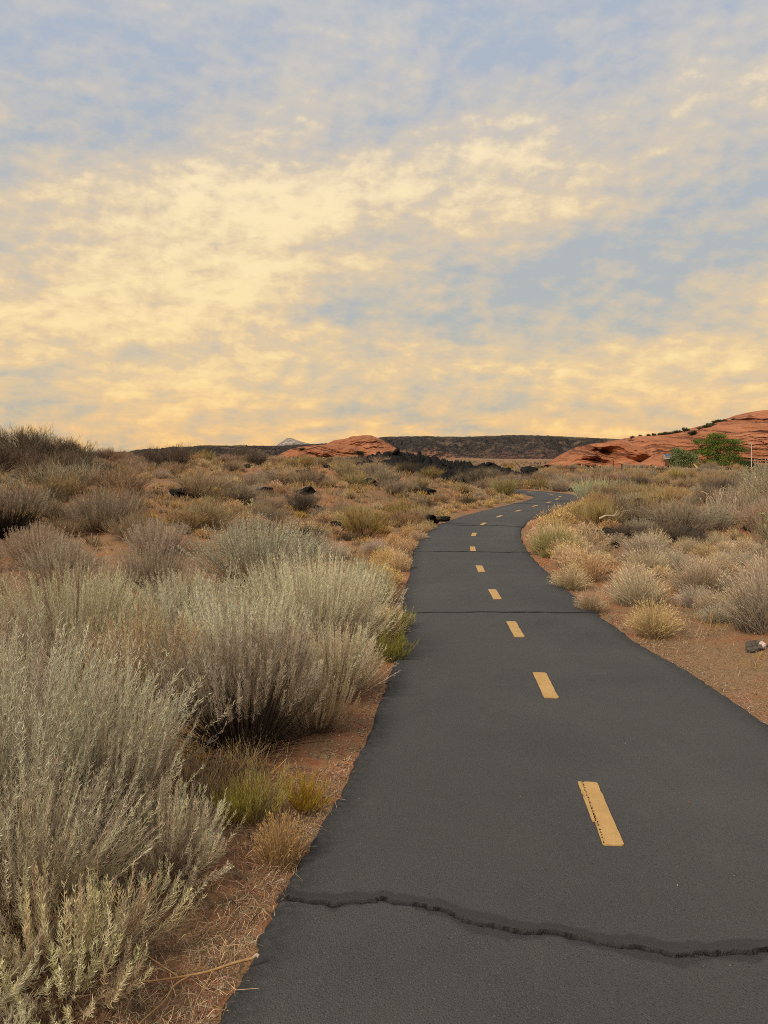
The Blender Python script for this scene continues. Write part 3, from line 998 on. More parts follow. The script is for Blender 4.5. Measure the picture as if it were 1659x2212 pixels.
def sage_meshes(seed, R, H, n_pl, n_f, leaf=(0.36, 0.35, 0.235), dead=(0.46, 0.36, 0.255), wood=(0.23, 0.15, 0.10), fw=0.0019, flen=0.037, dome=0.5, up=0.75, dead_frac=0.2, t0=(0.3, 0.62), lean=(0, 0), sw=1.0, stem_pow=1.0):
    """sagebrush: many upright wands from one crown, each wand's upper part feathered with thread-like leaves"""
    rng = np.random.default_rng(seed)
    ph = rng.uniform(0, 2 * np.pi, n_pl)
    r = np.sqrt(rng.uniform(0, 1, n_pl)) * rng.uniform(0.75, 1.0, n_pl)
    lump = 1 + 0.16 * np.sin(ph * 3 + seed) + 0.10 * np.sin(ph * 5 + seed * 2)
    tx, ty = R * r * np.cos(ph) * lump, R * r * np.sin(ph) * lump
    tz = H * (1 - dome * r ** 2.0) * (1 + 0.13 * vnoise(tx * 6, ty * 6, None, seed)) * rng.uniform(0.70, 1.04, n_pl)
    tip = np.stack([tx + lean[0] * tz, ty + lean[1] * tz, tz], -1)
    base = np.stack([tx * 0.16, ty * 0.16, np.full(n_pl, -0.03)], -1) + rng.normal(size=(n_pl, 3)) * 0.012 * np.array([1, 1, 0])
    ctl = np.stack([tx * up, ty * up, tz * rng.uniform(0.22, 0.42, n_pl)], -1) + rng.normal(size=(n_pl, 3)) * 0.03 * R
    t = np.linspace(0, 1, 7)
    P = bez(base, ctl, tip, t)
    st = Acc()
    D = unit(tip - base)
    isd = rng.uniform(size=n_pl) < dead_frac
    cw = jit(rng, wood, n_pl, 0.25)
    lf = np.where(isd[:, None], jit(rng, dead, n_pl, 0.16), jit(rng, leaf, n_pl, 0.14))
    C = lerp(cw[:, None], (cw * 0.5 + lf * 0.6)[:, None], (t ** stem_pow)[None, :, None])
    W = np.linspace(0.0052, 0.0014, 7)[None] * rng.uniform(0.7, 1.2, (n_pl, 1)) * sw
    st.ribbons(P, W, rand_side(rng, D), C)
    # bare twigs low inside the bush
    nt = n_pl
    ph2 = rng.uniform(0, 2 * np.pi, nt)
    rr = rng.uniform(0.1, 0.95, nt)
    e = np.stack([R * rr * np.cos(ph2), R * rr * np.sin(ph2), H * rng.uniform(0.05, 0.6, nt) * (1 - 0.5 * rr)], -1)
    b0 = e * 0.15 + rng.normal(size=(nt, 3)) * 0.02 * R
    b0[:, 2] = -0.02
    m = (b0 + e) / 2 + rng.normal(size=(nt, 3)) * 0.05 * R
    Pt = bez(b0, m, e, np.linspace(0, 1, 5))
    ct = jit(rng, np.array(wood) * 0.85, nt, 0.3)
    st.ribbons(Pt, np.linspace(0.0045, 0.0012, 5)[None] * np.ones((nt, 1)) * sw, rand_side(rng, unit(e - b0)), np.repeat(ct[:, None], 5, 1))
    # thread leaves
    fo = Acc()
    n = n_pl * n_f
    pi = np.repeat(np.arange(n_pl), n_f)
    a = rng.uniform(*t0, n_pl)[pi]
    s = rng.uniform(0, 1, n) ** 0.9
    tt = a + (1 - a) * s
    q = (1 - tt)[:, None] ** 2 * base[pi] + (2 * tt * (1 - tt))[:, None] * ctl[pi] + tt[:, None] ** 2 * tip[pi]
    tan = unit(2 * (1 - tt)[:, None] * (ctl - base)[pi] + 2 * tt[:, None] * (tip - ctl)[pi])
    side = rand_side(rng, tan)
    sp = rng.uniform(0.45, 1.0, n)[:, None]
    ln = (flen * rng.uniform(0.55, 1.15, n) * (1.18 - 0.62 * s))[:, None]
    d1 = unit(tan * 0.75 + side * sp)
    mid = q + d1 * ln * 0.55
    end = mid + unit(d1 * 0.55 + tan * 0.75) * ln * 0.5
    Pf = np.stack([q, mid, end], 1)
    tint = (1 + rng.normal(size=(n, 1)) * 0.13)
    cf = np.clip(lf[pi] * tint, 0.01, 0.9)
    low = (1 - s)[:, None] * 0.5
    cf = cf * (1 - low) + jit(rng, dead, n, 0.1) * 0.8 * low
    fo.ribbons(Pf, np.array([1.0, 0.9, 0.3])[None] * (fw * rng.uniform(0.7, 1.25, (n, 1))), rand_side(rng, d1), np.stack([cf * 0.92, cf, cf * 1.06], 1))
    return st.mesh('sage_stems'), fo.mesh('sage_foliage')


def twig_mesh(seed, R, H, n1, n2, n3, wood=(0.13, 0.10, 0.08), tipc=(0.26, 0.21, 0.165), w=0.006, spread=1.0, dome=0.35, tl=0.16, name='twigs', core=0.0):
    """densely twiggy desert shrub: limbs from one root, branches, then a haze of fine twigs"""
    rng = np.random.default_rng(seed)
    A = Acc()
    ph = rng.uniform(0, 2 * np.pi, n1)
    r = np.sqrt(rng.uniform(0.02, 1, n1))
    lump = 1 + 0.2 * np.sin(ph * 2 + seed) + 0.12 * np.sin(ph * 5 + 2 * seed)
    tip = np.stack([R * r * np.cos(ph) * lump, R * r * np.sin(ph) * lump, H * (1 - dome * r ** 2) * rng.uniform(0.55, 0.95, n1)], -1)
    base = tip * np.array([0.1, 0.1, 0]) + np.array([0, 0, -0.04])
    ctl = tip * np.array([0.6, 0.6, 0.35]) + rng.normal(size=(n1, 3)) * 0.07 * R
    P = bez(base, ctl, tip, np.linspace(0, 1, 7))
    cw = jit(rng, wood, n1, 0.2)
    A.tubes(P, np.linspace(2.6 * w, 0.7 * w, 7)[None] * rng.uniform(0.7, 1.2, (n1, 1)), np.repeat(cw[:, None], 7, 1), 3)

    def offs(P0, T0, n, l, sp, wd, k, c0, c1, upb):
        i = rng.integers(0, len(P0), n)
        t = rng.uniform(0.25, 1.0, n)
        p0, p1, p2 = P0[i][:, 0], P0[i][:, P0.shape[1] // 2], P0[i][:, -1]
        q = (1 - t)[:, None] ** 2 * p0 + (2 * t * (1 - t))[:, None] * (2 * p1 - 0.5 * p0 - 0.5 * p2) + t[:, None] ** 2 * p2
        tn = unit(p2 - p0)
        d = unit(tn + sp * unit(rng.normal(size=(n, 3))) + np.array([0, 0, upb]))
        ln = (l * rng.uniform(0.5, 1.3, n))[:, None]
        m = q + d * ln * 0.5
        e = m + unit(d + 0.45 * unit(rng.normal(size=(n, 3))) + np.array([0, 0, upb])) * ln * 0.5
        Pn = np.stack([q, m, e], 1)
        ca, cb = jit(rng, c0, n, 0.2), jit(rng, c1, n, 0.2)
        A.ribbons(Pn, np.array([1.0, 0.75, 0.35])[None] * wd * rng.uniform(0.7, 1.2, (n, 1)), rand_side(rng, d), np.stack([ca, (ca + cb) / 2, cb], 1))
        return Pn
    c0, c1 = np.array(wood), np.array(tipc)
    P2 = offs(P, None, n2, 0.42 * R, 0.8 * spread, w * 0.75, 3, c0, lerp(c0, c1, 0.4), 0.25)
    P3 = offs(P2, None, n3, tl, 0.9 * spread, w * 0.42, 3, lerp(c0, c1, 0.4), c1, 0.3)
    return A.mesh(name)


def grass_mesh(seed, R, H, nb, base=(0.17, 0.13, 0.085), tip=(0.50, 0.38, 0.20), w=0.0030, arch=0.55, seedheads=0.0, spread=0.35, name='grass', k=5, top=None):
    """bunch grass: blades from a tight crown, arching out"""
    rng = np.random.default_rng(seed)
    A = Acc()
    ph = rng.uniform(0, 2 * np.pi, nb)
    r = np.sqrt(rng.uniform(0, 1, nb))
    b = np.stack([R * spread * r * np.cos(ph), R * spread * r * np.sin(ph), np.full(nb, -0.02)], -1)
    ph2 = ph + rng.normal(size=nb) * 0.5
    out = R * (r * 0.75 + 0.25 * rng.uniform(0, 1, nb))
    hz = H * (1 - 0.55 * r ** 2) * rng.uniform(0.45, 1.05, nb)
    e = np.stack([out * np.cos(ph2), out * np.sin(ph2), hz], -1)
    c = b * (1 - arch) + e * arch
    c[:, 2] = hz * rng.uniform(0.55, 0.85, nb)
    c[:, :2] = b[:, :2] + (e - b)[:, :2] * rng.uniform(0.18, 0.42, (nb, 1))
    t = np.linspace(0, 1, k)
    P = bez(b, c, e, t)
    c0, c1 = jit(rng, base, nb, 0.22), jit(rng, tip, nb, 0.18)
    if top is not None:
        g = rng.uniform(size=nb) < 0.5
        c1 = np.where(g[:, None], jit(rng, top, nb, 0.15), c1)
    C = lerp(c0[:, None], c1[:, None], (t ** 0.7)[None, :, None])
    A.ribbons(P, np.linspace(1.0, 0.35, k)[None] * w * rng.uniform(0.6, 1.3, (nb, 1)), rand_side(rng, unit(e - b)), C)
    if seedheads:
        n = int(nb * seedheads)
        i = rng.integers(0, nb, n * 6)
        p = P[i][:, -1] - (P[i][:, -1] - P[i][:, -2]) * rng.uniform(0, 0.9, (len(i), 1))
        d = unit(unit(P[i][:, -1] - P[i][:, -2]) + 0.5 * unit(rng.normal(size=(len(i), 3))))
        Pn = np.stack([p, p + d * w * 6], 1)
        cc = jit(rng, np.array(tip) * 1.12, len(i), 0.12)
        A.ribbons(Pn, np.array([1.0, 0.4])[None] * w * 1.3 * np.ones((len(i), 1)), rand_side(rng, d), np.stack([cc, cc], 1))
    return A.mesh(name)


def rock_mesh(seed, sub=3, rough=0.35, squash=(1, 0.8, 0.6), sharp=True, holes=0.0):
    import bmesh
    bm = bmesh.new()
    bmesh.ops.create_icosphere(bm, subdivisions=sub, radius=1.0)
    V = np.array([v.co[:] for v in bm.verts])
    rng = np.random.default_rng(seed)
    # cut by random planes for facets, then roughen
    for _ in range(9):
        nrm = unit(rng.normal(size=3))
        dd = rng.uniform(0.6, 0.92)
        pr = V @ nrm
        V = V - np.maximum(pr - dd, 0)[:, None] * nrm * 0.9
    nz = fbm(V[:, 0] * 1.7 + seed, V[:, 1] * 1.7, V[:, 2] * 1.7, seed, 4, 0.55)
    V = V * (1 + rough * nz)[:, None]
    V = V * np.array(squash)
    F = np.array([[v.index for v in f.verts] for f in bm.faces])
    bm.free()
    return fast_mesh('rock', V, None, F, None, not sharp)


# ---- shared shapes -----------------------------------------------------------------------------------------
SAGE_L = (0.69, 0.645, 0.43)
sageA = sage_meshes(1, 0.78, 0.88, 560, 84, SAGE_L, t0=(0.28, 0.6))
sageB = sage_meshes(2, 0.76, 0.84, 490, 80, SAGE_L, t0=(0.28, 0.6), dome=0.55)
sageC = sage_meshes(3, 0.55, 0.62, 390, 76, (0.66, 0.60, 0.40), dome=0.45, dead_frac=0.3, up=0.6)
sageD = sage_meshes(4, 0.85, 0.74, 470, 48, (0.54, 0.545, 0.385), dome=0.55, flen=0.028, fw=0.0042, dead_frac=0.05, t0=(0.35, 0.7))      # round blue-green one
sageP = sage_meshes(5, 0.60, 0.68, 430, 74, (0.53, 0.445, 0.31), dead=(0.40, 0.30, 0.19), wood=(0.14, 0.09, 0.065), dead_frac=0.4, dome=0.5)   # mauve-grey
sageS = sage_meshes(6, 0.42, 0.34, 190, 84, (0.67, 0.61, 0.40), dome=0.7, up=0.9, flen=0.032, dead_frac=0.25, t0=(0.25, 0.5))                      # low sprawling
sageH = sage_meshes(7, 0.60, 0.68, 480, 70, (0.53, 0.445, 0.32), dead=(0.36, 0.27, 0.18), wood=(0.035, 0.026, 0.021), dead_frac=0.45, dome=0.22, t0=(0.66, 0.86), up=0.75, sw=1.3, stem_pow=5.0)   # bare below, deep shade there put into the near-black wood
sageM = [sage_meshes(20 + i, 0.6, 0.62, 170, 34, c, fw=0.006, flen=0.042, dome=0.5, dead_frac=0.25, sw=1.8)
         for i, c in enumerate([(0.43, 0.39, 0.26), (0.39, 0.345, 0.24), (0.41, 0.40, 0.275)])]                                            # for the middle distance
greyA = [twig_mesh(40 + i, 0.6, 0.55, 46, 520, 5200, (0.15, 0.11, 0.075), (0.41, 0.315, 0.20), 0.006) for i in range(2)]
darkA = [twig_mesh(50 + i, 0.9, 0.95, 50, 620, 5200, (0.065, 0.05, 0.038), (0.15, 0.115, 0.075), 0.011, tl=0.22) for i in range(3)]
brownA = [twig_mesh(60 + i, 0.6, 0.5, 40, 420, 3800, (0.18, 0.12, 0.075), (0.44, 0.31, 0.17), 0.009, tl=0.17) for i in range(2)]
rabbit = [twig_mesh(70 + i, 0.5, 0.5, 44, 420, 3800, (0.20, 0.145, 0.07), (0.42, 0.32, 0.115), 0.007, spread=0.6, tl=0.16) for i in range(2)]
grassN = [grass_mesh(80 + i, 0.34, 0.38, 900, (0.18, 0.135, 0.085), (0.56, 0.42, 0.235), 0.0032, seedheads=0.25) for i in range(3)]
grassG = [grass_mesh(90 + i, 0.45, 0.46, 1100, (0.16, 0.125, 0.095), (0.44, 0.355, 0.24), 0.0038, seedheads=0.1, spread=0.5) for i in range(2)]
grassM = [grass_mesh(100 + i, 0.36, 0.38, 420, (0.20, 0.14, 0.085), (0.54, 0.385, 0.195), 0.007, seedheads=0.2, k=4) for i in range(3)]
grassO = [grass_mesh(110 + i, 0.26, 0.26, 380, (0.20, 0.13, 0.06), (0.46, 0.30, 0.10), 0.008, k=4, spread=0.5) for i in range(2)]
straw = [grass_mesh(120 + i, 0.32, 0.44, 520, (0.27, 0.185, 0.10), (0.53, 0.38, 0.185), 0.0042, seedheads=0.6, spread=0.55) for i in range(2)]
grassL = [grass_mesh(150 + i, 0.34, 0.34, 72, (0.22, 0.15, 0.09), c, 0.016, k=3, spread=0.5) for i, c in enumerate([(0.54, 0.385, 0.195), (0.47, 0.36, 0.22), (0.50, 0.33, 0.12), (0.36, 0.28, 0.19)])]
strawL = [grass_mesh(160 + i, 0.34, 0.42, 150, (0.27, 0.185, 0.10), (0.53, 0.38, 0.185), 0.010, k=4, spread=0.55, seedheads=0.15) for i in range(2)]
ygreen = [twig_mesh(130 + i, 0.15, 0.24, 60, 420, 2600, (0.32, 0.25, 0.06), (0.52, 0.45, 0.065), 0.0028, spread=0.45, tl=0.035, dome=0.4) for i in range(2)]

KIND = {
    # kind: (object name, category, material, list of meshes or stems+foliage pairs)
    'sage': ('sagebrush', 'sagebrush', None, sageM),
    'grey': ('desert_shrub', 'shrub', M_twig, greyA),
    'dark': ('desert_shrub', 'shrub', M_twig, darkA),
    'brown': ('desert_shrub', 'shrub', M_twig, brownA),
    'rabbit': ('rabbitbrush', 'shrub', M_twig, rabbit),
    'grass': ('grass_clump', 'grass clump', M_grass, grassM),
    'grassn': ('grass_clump', 'grass clump', M_grass, grassN),
    'grassg': ('grass_clump', 'grass clump', M_grass, grassG),
    'orange': ('grass_clump', 'grass clump', M_grass, grassO),
    'straw': ('grass_clump', 'grass clump', M_grass, straw),
    'ygreen': ('rabbitbrush', 'shrub', M_twig, ygreen),
}
rnd = random.Random(7)
PLACED = []          # (x, y, radius)
RECS, HEROES = [], []
BULK = []            # far tufts too many to count: (mesh, x, y, z, scale, zscale, rotation)


def zt(x, y):
    return float(terr(np.array([x]), np.array([y]))[0])


def plant(kind, x, y, s=1.0, sz=None, label=None, group=None, rot=None, pair=None, tint=(1, 1, 1), pick=None, tilt=(0, 0), rad=0.5, rec=None):
    nm, cat, mat, lib = KIND[kind]
    z = zt(x, y)
    sc3 = (s, s, (sz or s))
    rot = rnd.uniform(0, 6.28) if rot is None else rot
    m = pair or lib[rnd.randrange(len(lib)) if pick is None else pick]
    if isinstance(m, tuple):
        root = bpy.data.objects.new(nm, None)
        root.empty_display_size = 0.1
        col.objects.link(root)
        a = mesh_obj('stems', m[0], M_stem, root)
        b = mesh_obj('foliage', m[1], M_sage, root)
        a.color = b.color = (*tint, 1)
    else:
        root = mesh_obj(nm, m, mat)
        root.color = (*tint, 1)
    root.location = (x, y, z - 0.01)
    root.rotation_euler = (tilt[0], tilt[1], rot)
    root.scale = sc3
    tag(root, label, cat, group)
    if rec:
        RECS.append((root, kind, x, y, s, rec))
    else:
        HEROES.append((x, y, label))
    PLACED.append((x, y, rad * s))
    return root


# ---- left foreground, one by one --------------------------------------------------------------------------
SG = [
    # x, y, s, sz, shape, rot, tint, label
    (-1.60, 3.10, 1.10, 1.02, 'A', 0.4, None, 'tall pale green sagebrush filling the left foreground beside the path'),
    (-1.20, 3.20, 0.66, 0.86, 'B', 1.4, None, 'slimmer pale sagebrush at the right flank of the tall foreground one'),
    (-2.30, 3.60, 1.10, 1.00, 'B', 2.0, None, 'pale sagebrush at the left picture edge behind the tall foreground one'),
    (-1.80, 2.45, 0.95, 0.85, 'C', 1.0, None, 'ragged sagebrush at the left edge below the tall foreground sagebrush'),
    (-1.20, 2.55, 0.88, 0.82, 'C', 3.1, None, 'feathery sagebrush in front of the tall foreground one'),
    (-0.96, 2.32, 0.95, 1.00, 'S', 0.2, None, 'low sprawling sagebrush with wands leaning over the straw near the fallen branch'),
    (-0.84, 2.88, 0.85, 0.95, 'S', 2.6, None, 'small sagebrush sprigs at the foot of the tall foreground sagebrush'),
    (-1.28, 1.98, 0.95, 0.90, 'S', 4.0, None, 'low grey sagebrush at the left edge above the bottom corner'),
    (-1.02, 1.80, 0.75, 0.70, 'S', 5.0, None, 'lowest sagebrush sprigs in the bottom left corner'),
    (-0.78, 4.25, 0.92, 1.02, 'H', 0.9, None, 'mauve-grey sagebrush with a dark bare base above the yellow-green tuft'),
    (-0.41, 4.50, 0.46, 0.56, 'P', 3.0, (1.15, 1.15, 1.1), 'small grey sprig bush beside the bare red patch of sand'),
    (-0.34, 5.15, 0.80, 0.86, 'C', 1.7, None, 'grey-green sagebrush leaning to the path edge by the second dash'),
    (-1.55, 4.75, 1.05, 1.00, 'P', 5.0, (1.08, 1.08, 1.04), 'pale mauve sagebrush behind the tall foreground sagebrush'),
    (-2.65, 4.90, 1.15, 1.05, 'P', 2.2, None, 'dark-based mauve sagebrush at the left edge in the second row'),
    (-0.98, 5.35, 0.85, 0.95, 'B', 2.9, None, 'silvery sagebrush between the mauve one and the one leaning to the path'),
    (-0.56, 6.40, 1.02, 1.05, 'A', 3.3, None, 'large silvery sagebrush by the path with a dark hollow at its base'),
    (-1.50, 6.15, 1.02, 1.05, 'B', 0.6, None, 'silvery sagebrush left of the one with the dark hollow'),
    (-2.45, 6.10, 1.08, 0.98, 'A', 5.4, (0.96, 0.98, 0.95), 'green-tinged sagebrush in the middle of the left sagebrush stand'),
    (-3.45, 6.20, 1.15, 0.95, 'P', 1.2, None, 'brownish sagebrush with dark bent twigs at the left of the stand'),
    (-1.50, 9.40, 1.25, 1.22, 'D', 0.0, None, 'rounded blue-green sagebrush crowning the left stand'),
    (-0.30, 8.40, 0.66, 0.72, 'D', 2.0, (0.95, 0.93, 0.85), 'small sagebrush between the straw verge and the rounded blue-green one'),
    (-0.95, 7.55, 0.85, 0.85, 'B', 2.0, None, 'feathery sagebrush just below the rounded blue-green one'),
    (-2.05, 7.60, 1.00, 0.92, 'C', 2.0, None, 'thin grey-green sagebrush left of the rounded blue-green one'),
    (-3.05, 7.50, 1.05, 0.92, 'P', 4.1, None, 'mauve sagebrush in the back row of the left stand'),
    (-4.20, 7.60, 1.15, 0.92, 'P', 0.3, None, 'wide mauve-brown sagebrush at the left edge of the back row'),
    (-2.75, 9.00, 0.95, 0.85, 'P', 5.3, (1.0, 0.98, 0.95), 'low mauve sagebrush at the left foot of the rounded blue-green one'),
    (-3.85, 9.20, 0.95, 0.85, 'P', 0.8, None, 'pinkish sagebrush behind the back row of the left stand'),
    (-4.60, 10.4, 1.00, 0.90, 'P', 2.9, (1.05, 1.0, 0.98), 'pinkish grey sagebrush in front of the dark-based grey bush'),
    (-3.20, 10.9, 0.95, 0.80, 'P', 1.9, None, 'low pinkish sagebrush two steps behind the left stand'),
    (-2.10, 11.3, 0.80, 0.65, 'P', 3.9, (0.95, 0.9, 0.85), 'low brown sagebrush behind the rounded blue-green one'),
    (-5.60, 10.3, 1.05, 0.85, 'P', 4.4, (0.98, 0.95, 0.92), 'mauve-brown sagebrush at the left edge below the big dark-based bush'),
    (-5.35, 11.7, 0.95, 0.75, 'P', 5.6, (0.95, 0.92, 0.88), 'low mauve sagebrush tight against the front of the big dark-based bush'),
    (-3.95, 12.3, 0.90, 0.70, 'P', 0.1, (0.92, 0.9, 0.86), 'low grey sagebrush in front of the second pale-tipped bush'),
    (-1.15, 12.7, 0.75, 0.60, 'P', 2.4, (0.92, 0.88, 0.82), 'low tan-grey sagebrush between the blue-green one and the rabbitbrush'),
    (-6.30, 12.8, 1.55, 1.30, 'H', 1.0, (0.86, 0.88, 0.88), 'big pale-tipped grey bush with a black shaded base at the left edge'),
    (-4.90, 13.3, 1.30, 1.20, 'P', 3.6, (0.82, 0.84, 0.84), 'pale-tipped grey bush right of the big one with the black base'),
]
SHAPE = {'A': sageA, 'B': sageB, 'C': sageC, 'D': sageD, 'P': sageP, 'S': sageS, 'H': sageH}
for x, y, s, sz, sh, rt, tn, lb in SG:
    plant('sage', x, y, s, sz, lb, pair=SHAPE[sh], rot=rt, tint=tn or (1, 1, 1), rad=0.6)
plant('ygreen', -0.56, 3.36, 0.95, 0.95, 'bright yellow-green rabbitbrush seedling beside the path', pick=0)
plant('ygreen', -0.65, 3.32, 0.65, 0.75, 'smaller yellow-green seedling touching the left of the bright one', pick=1)
plant('ygreen', -0.36, 3.50, 0.8, 0.7, 'sparse olive rabbitbrush seedling right of the bright yellow-green one', pick=1, tint=(0.9, 0.7, 0.9))
plant('straw', -0.405, 3.02, 0.40, 0.52, 'little straw-coloured grass tuft in front of the yellow-green seedling', pick=0, tint=(0.75, 0.75, 0.75))
plant('ygreen', 0.05, 6.05, 1.2, 1.1, 'olive green weed at the path edge below the large silvery sagebrush', pick=0, tint=(0.5, 0.62, 0.7))
plant('ygreen', 0.09, 7.1, 1.2, 1.0, 'yellow-green weed at the left path edge beside the sealed crack', pick=1, tint=(0.85, 0.85, 0.9))

# straw verge on the left of the path
for i, y in enumerate(np.linspace(6.9, 16.6, 26)):
    x = float(xc(y)) - float(hw(y)) - rnd.uniform(0.12, 0.55)
    plant('straw', x, y, rnd.uniform(0.5, 0.85), rnd.uniform(0.4, 0.8), None, None, rad=0.3, rec='on the left verge')

# ---- right side, one by one -------------------------------------------------------------------------------
plant('straw', 2.95, 12.9, 1.25, 1.15, 'straw grass mound bulging into the right side of the path', rot=0.5, pick=0)
plant('straw', 3.55, 13.3, 1.3, 1.2, 'straw grass mound just behind the one bulging into the path', rot=1.5, pick=1)
plant('straw', 2.85, 13.9, 1.0, 0.95, 'straw grass on the inside of the bend behind the green tuft', rot=2.5, pick=0)
gg = [grass_mesh(140, 0.55, 0.48, 1300, (0.22, 0.18, 0.07), (0.20, 0.25, 0.05), 0.0055, spread=0.6, top=(0.42, 0.31, 0.13))]
KIND['green'] = ('grass_clump', 'grass clump', M_grass, gg)
plant('green', 2.78, 12.55, 1.0, 1.25, 'green topped grass clump inside the bend of the path', rot=1.0)
plant('green', 2.62, 12.2, 0.32, 0.40, 'tiny green tuft poking onto the path at the right', rot=2.0)
plant('grassn', 2.40, 6.85, 0.90, 1.0, 'lone straw grass clump on red sand close to the right path edge', rot=0.3, pick=0)
plant('grassn', 2.14, 7.95, 0.62, 0.72, 'small tan grass clump on the right path edge by the sealed crack', rot=1.2, pick=1)
plant('grassg', 2.74, 8.3, 0.95, 0.95, 'grey-based grass clump behind the small tan clump at right', rot=2.0, pick=0)
plant('grassn', 2.25, 9.3, 0.95, 0.85, 'round grey-tan grass clump hugging the right path edge', rot=2.2, pick=2)
plant('grassg', 3.30, 6.55, 1.25, 1.30, 'large grey grass clump at the right edge above the rock', rot=0.8, pick=1, tint=(0.82, 0.8, 0.78))
plant('grassg', 3.75, 7.1, 1.2, 1.2, 'large grey grass clump cut by the right edge behind the rock', rot=2.8, pick=0, tint=(0.82, 0.8, 0.78))
plant('grassg', 3.55, 8.6, 1.05, 1.0, 'wide grey grass clump in the right field, second row', rot=1.8, pick=0)
plant('grassg', 4.35, 8.6, 1.2, 1.1, 'wide grey grass clump in the right field near the picture edge', rot=3.8, pick=1)
plant('grassn', 2.75, 10.3, 1.1, 0.95, 'tan grass clump in the right field behind the round one', rot=3.0, pick=1)
plant('grassg', 3.55, 10.4, 1.0, 0.85, 'dark grey grass clump in the middle of the right field', rot=0.0, pick=1)
plant('grassn', 4.45, 10.2, 1.1, 0.9, 'tan grass clump at the far end of the right field', rot=0.7, pick=2)
plant('grassg', 5.25, 10.0, 1.2, 1.05, 'grey grass clump at the far right of the field', rot=0.9, pick=0)
plant('grassg', 4.15, 12.2, 1.25, 1.05, 'broad grey clump with straw tips below the pale dead stump', rot=1.7, pick=1)
plant('grassn', 5.0, 12.0, 0.9, 0.8, 'straw clump right of the broad grey clump', rot=1.1, pick=0)

# ---- scatter for the rest of the desert: every bush its own object ----------------------------------------
def lava_mask(x, y):
    """tongue of lava: wide on the far rise, narrowing to the bend of the path"""
    yk = [30, 32, 36, 42, 50, 60, 68]
    c = np.interp(y, yk, [3.4, 3.0, 2.4, 2.2, 3.8, 4.2, 4.0])
    w = np.interp(y, yk, [0.6, 1.3, 2.2, 3.8, 7.0, 9.0, 6.0])
    return np.exp(-np.abs((x - c) / w) ** 4) * sstep(30, 33, y) * sstep(70, 62, y)


def free(x, y, r):
    return all((x - a) ** 2 + (y - b) ** 2 > (0.62 * (r + c)) ** 2 for a, b, c in PLACED)


def in_view(x, y, m=0.03):
    return y > 1.5 and abs(x) < (0.4995 + m) * y + 0.4


def scatter(n, x0, x1, y0, y1, kinds, where, smin, smax, tries=60, dmin=1.55, cond=None, pw=1.0, shrink=1.0, bulk=()):
    names = list(kinds)
    made = 0
    for _ in range(n * tries):
        if made >= n:
            break
        y = y0 + (y1 - y0) * rnd.random() ** pw
        x = rnd.uniform(max(x0, -0.53 * y - 0.5), min(x1, 0.53 * y + 0.5))
        if not (x0 <= x <= x1) or not in_view(x, y):
            continue
        k = rnd.choices(names, [kinds[q] for q in names])[0]
        s = rnd.uniform(smin, smax) * (0.62 if k == 'dark' else 1.0)
        r = 0.45 * s
        if path_dist(np.array([x]), np.array([y]))[0] < dmin + r * 0.6:
            continue
        if cond and not cond(x, y):
            continue
        if not free(x, y, r * shrink):
            continue
        if k in bulk:
            lib = {'grass': grassL, 'orange': grassL, 'grassg': grassL}[k]
            BULK.append((lib[rnd.randrange(len(lib))], x, y, zt(x, y), s, s * rnd.uniform(0.8, 1.15), rnd.uniform(0, 6.28)))
            PLACED.append((x, y, 0.45 * s))
        else:
            plant(k, x, y, s, s * rnd.uniform(0.8, 1.15), None, None, rad=0.45, rec=where)
        made += 1
    return made


# left hill with dark bushes on its crest
for (x, y, s, lb) in [(-15.6, 29.5, 1.15, 'dark bush on the crest of the left hill, at the picture edge'), (-14.1, 30.2, 1.1, 'dark bush second along the crest of the left hill'),
                      (-12.7, 29.6, 1.0, 'dark bush third along the crest of the left hill'), (-11.6, 28.6, 0.95, 'dark bush where the crest of the left hill falls away'),
                      (-15.0, 27.8, 1.1, 'dark bush just below the crest of the left hill'), (-13.2, 28.6, 1.0, 'dark bush under the third crest bush'),
                      (-11.6, 22.5, 1.25, 'big grey-brown bush on the face of the left hill'), (-8.55, 19.7, 1.0, 'dark olive bush to the right of the bare red slope'),
                      (-7.6, 20.2, 0.75, 'smaller dark bush beside the olive one below the bare red slope'), (-8.4, 30.5, 1.05, 'large bare dark bush on the skyline left of centre'),
                      (-9.5, 32.0, 0.85, 'bare dark bush left of the large one on the skyline'), (-9.9, 41, 0.9, 'thin dark bush on the left skyline'), (-10.2, 25.5, 0.8, 'dark bush at the edge of the bare red slope'),
                      (-7.9, 43, 1.0, 'lone round bare bush on the skyline before the low mesa'), (-6.6, 40, 0.8, 'dark bush below the low mesa strip left of the pale peak'), (-12.6, 24.3, 0.9, 'dark bush behind the big grey-brown bush on the left hill')]:
    plant('dark', x, y, s, s * rnd.uniform(0.9, 1.1), lb, rad=0.8)
for (x, y, s, lb) in [(-7.1, 17.2, 1.2, 'grey brown fan-shaped shrub below the dark olive bush'), (-5.9, 17.4, 1.05, 'grey fan-shaped shrub beside the golden tufts'),
                      (-4.25, 17.8, 1.2, 'vase-shaped grey shrub alone on red ground'), (-4.9, 14.6, 0.8, 'bare grey shrub with dark bent limbs behind the sagebrush'),
                      (-3.2, 14.2, 0.9, 'tan-grey shrub left of the rabbitbrush by the path')]:
    plant('grey', x, y, s, s, lb)
plant('rabbit', -0.40, 15.3, 1.15, 1.05, 'olive-green rabbitbrush left of the path before the bend')
plant('rabbit', 0.55, 19.6, 1.1, 0.9, 'yellow-brown rabbitbrush beyond the rocks at the path bend')
plant('rabbit', 4.55, 29.5, 1.3, 1.3, 'olive rabbitbrush where the far path disappears', tint=(0.85, 0.95, 0.9))
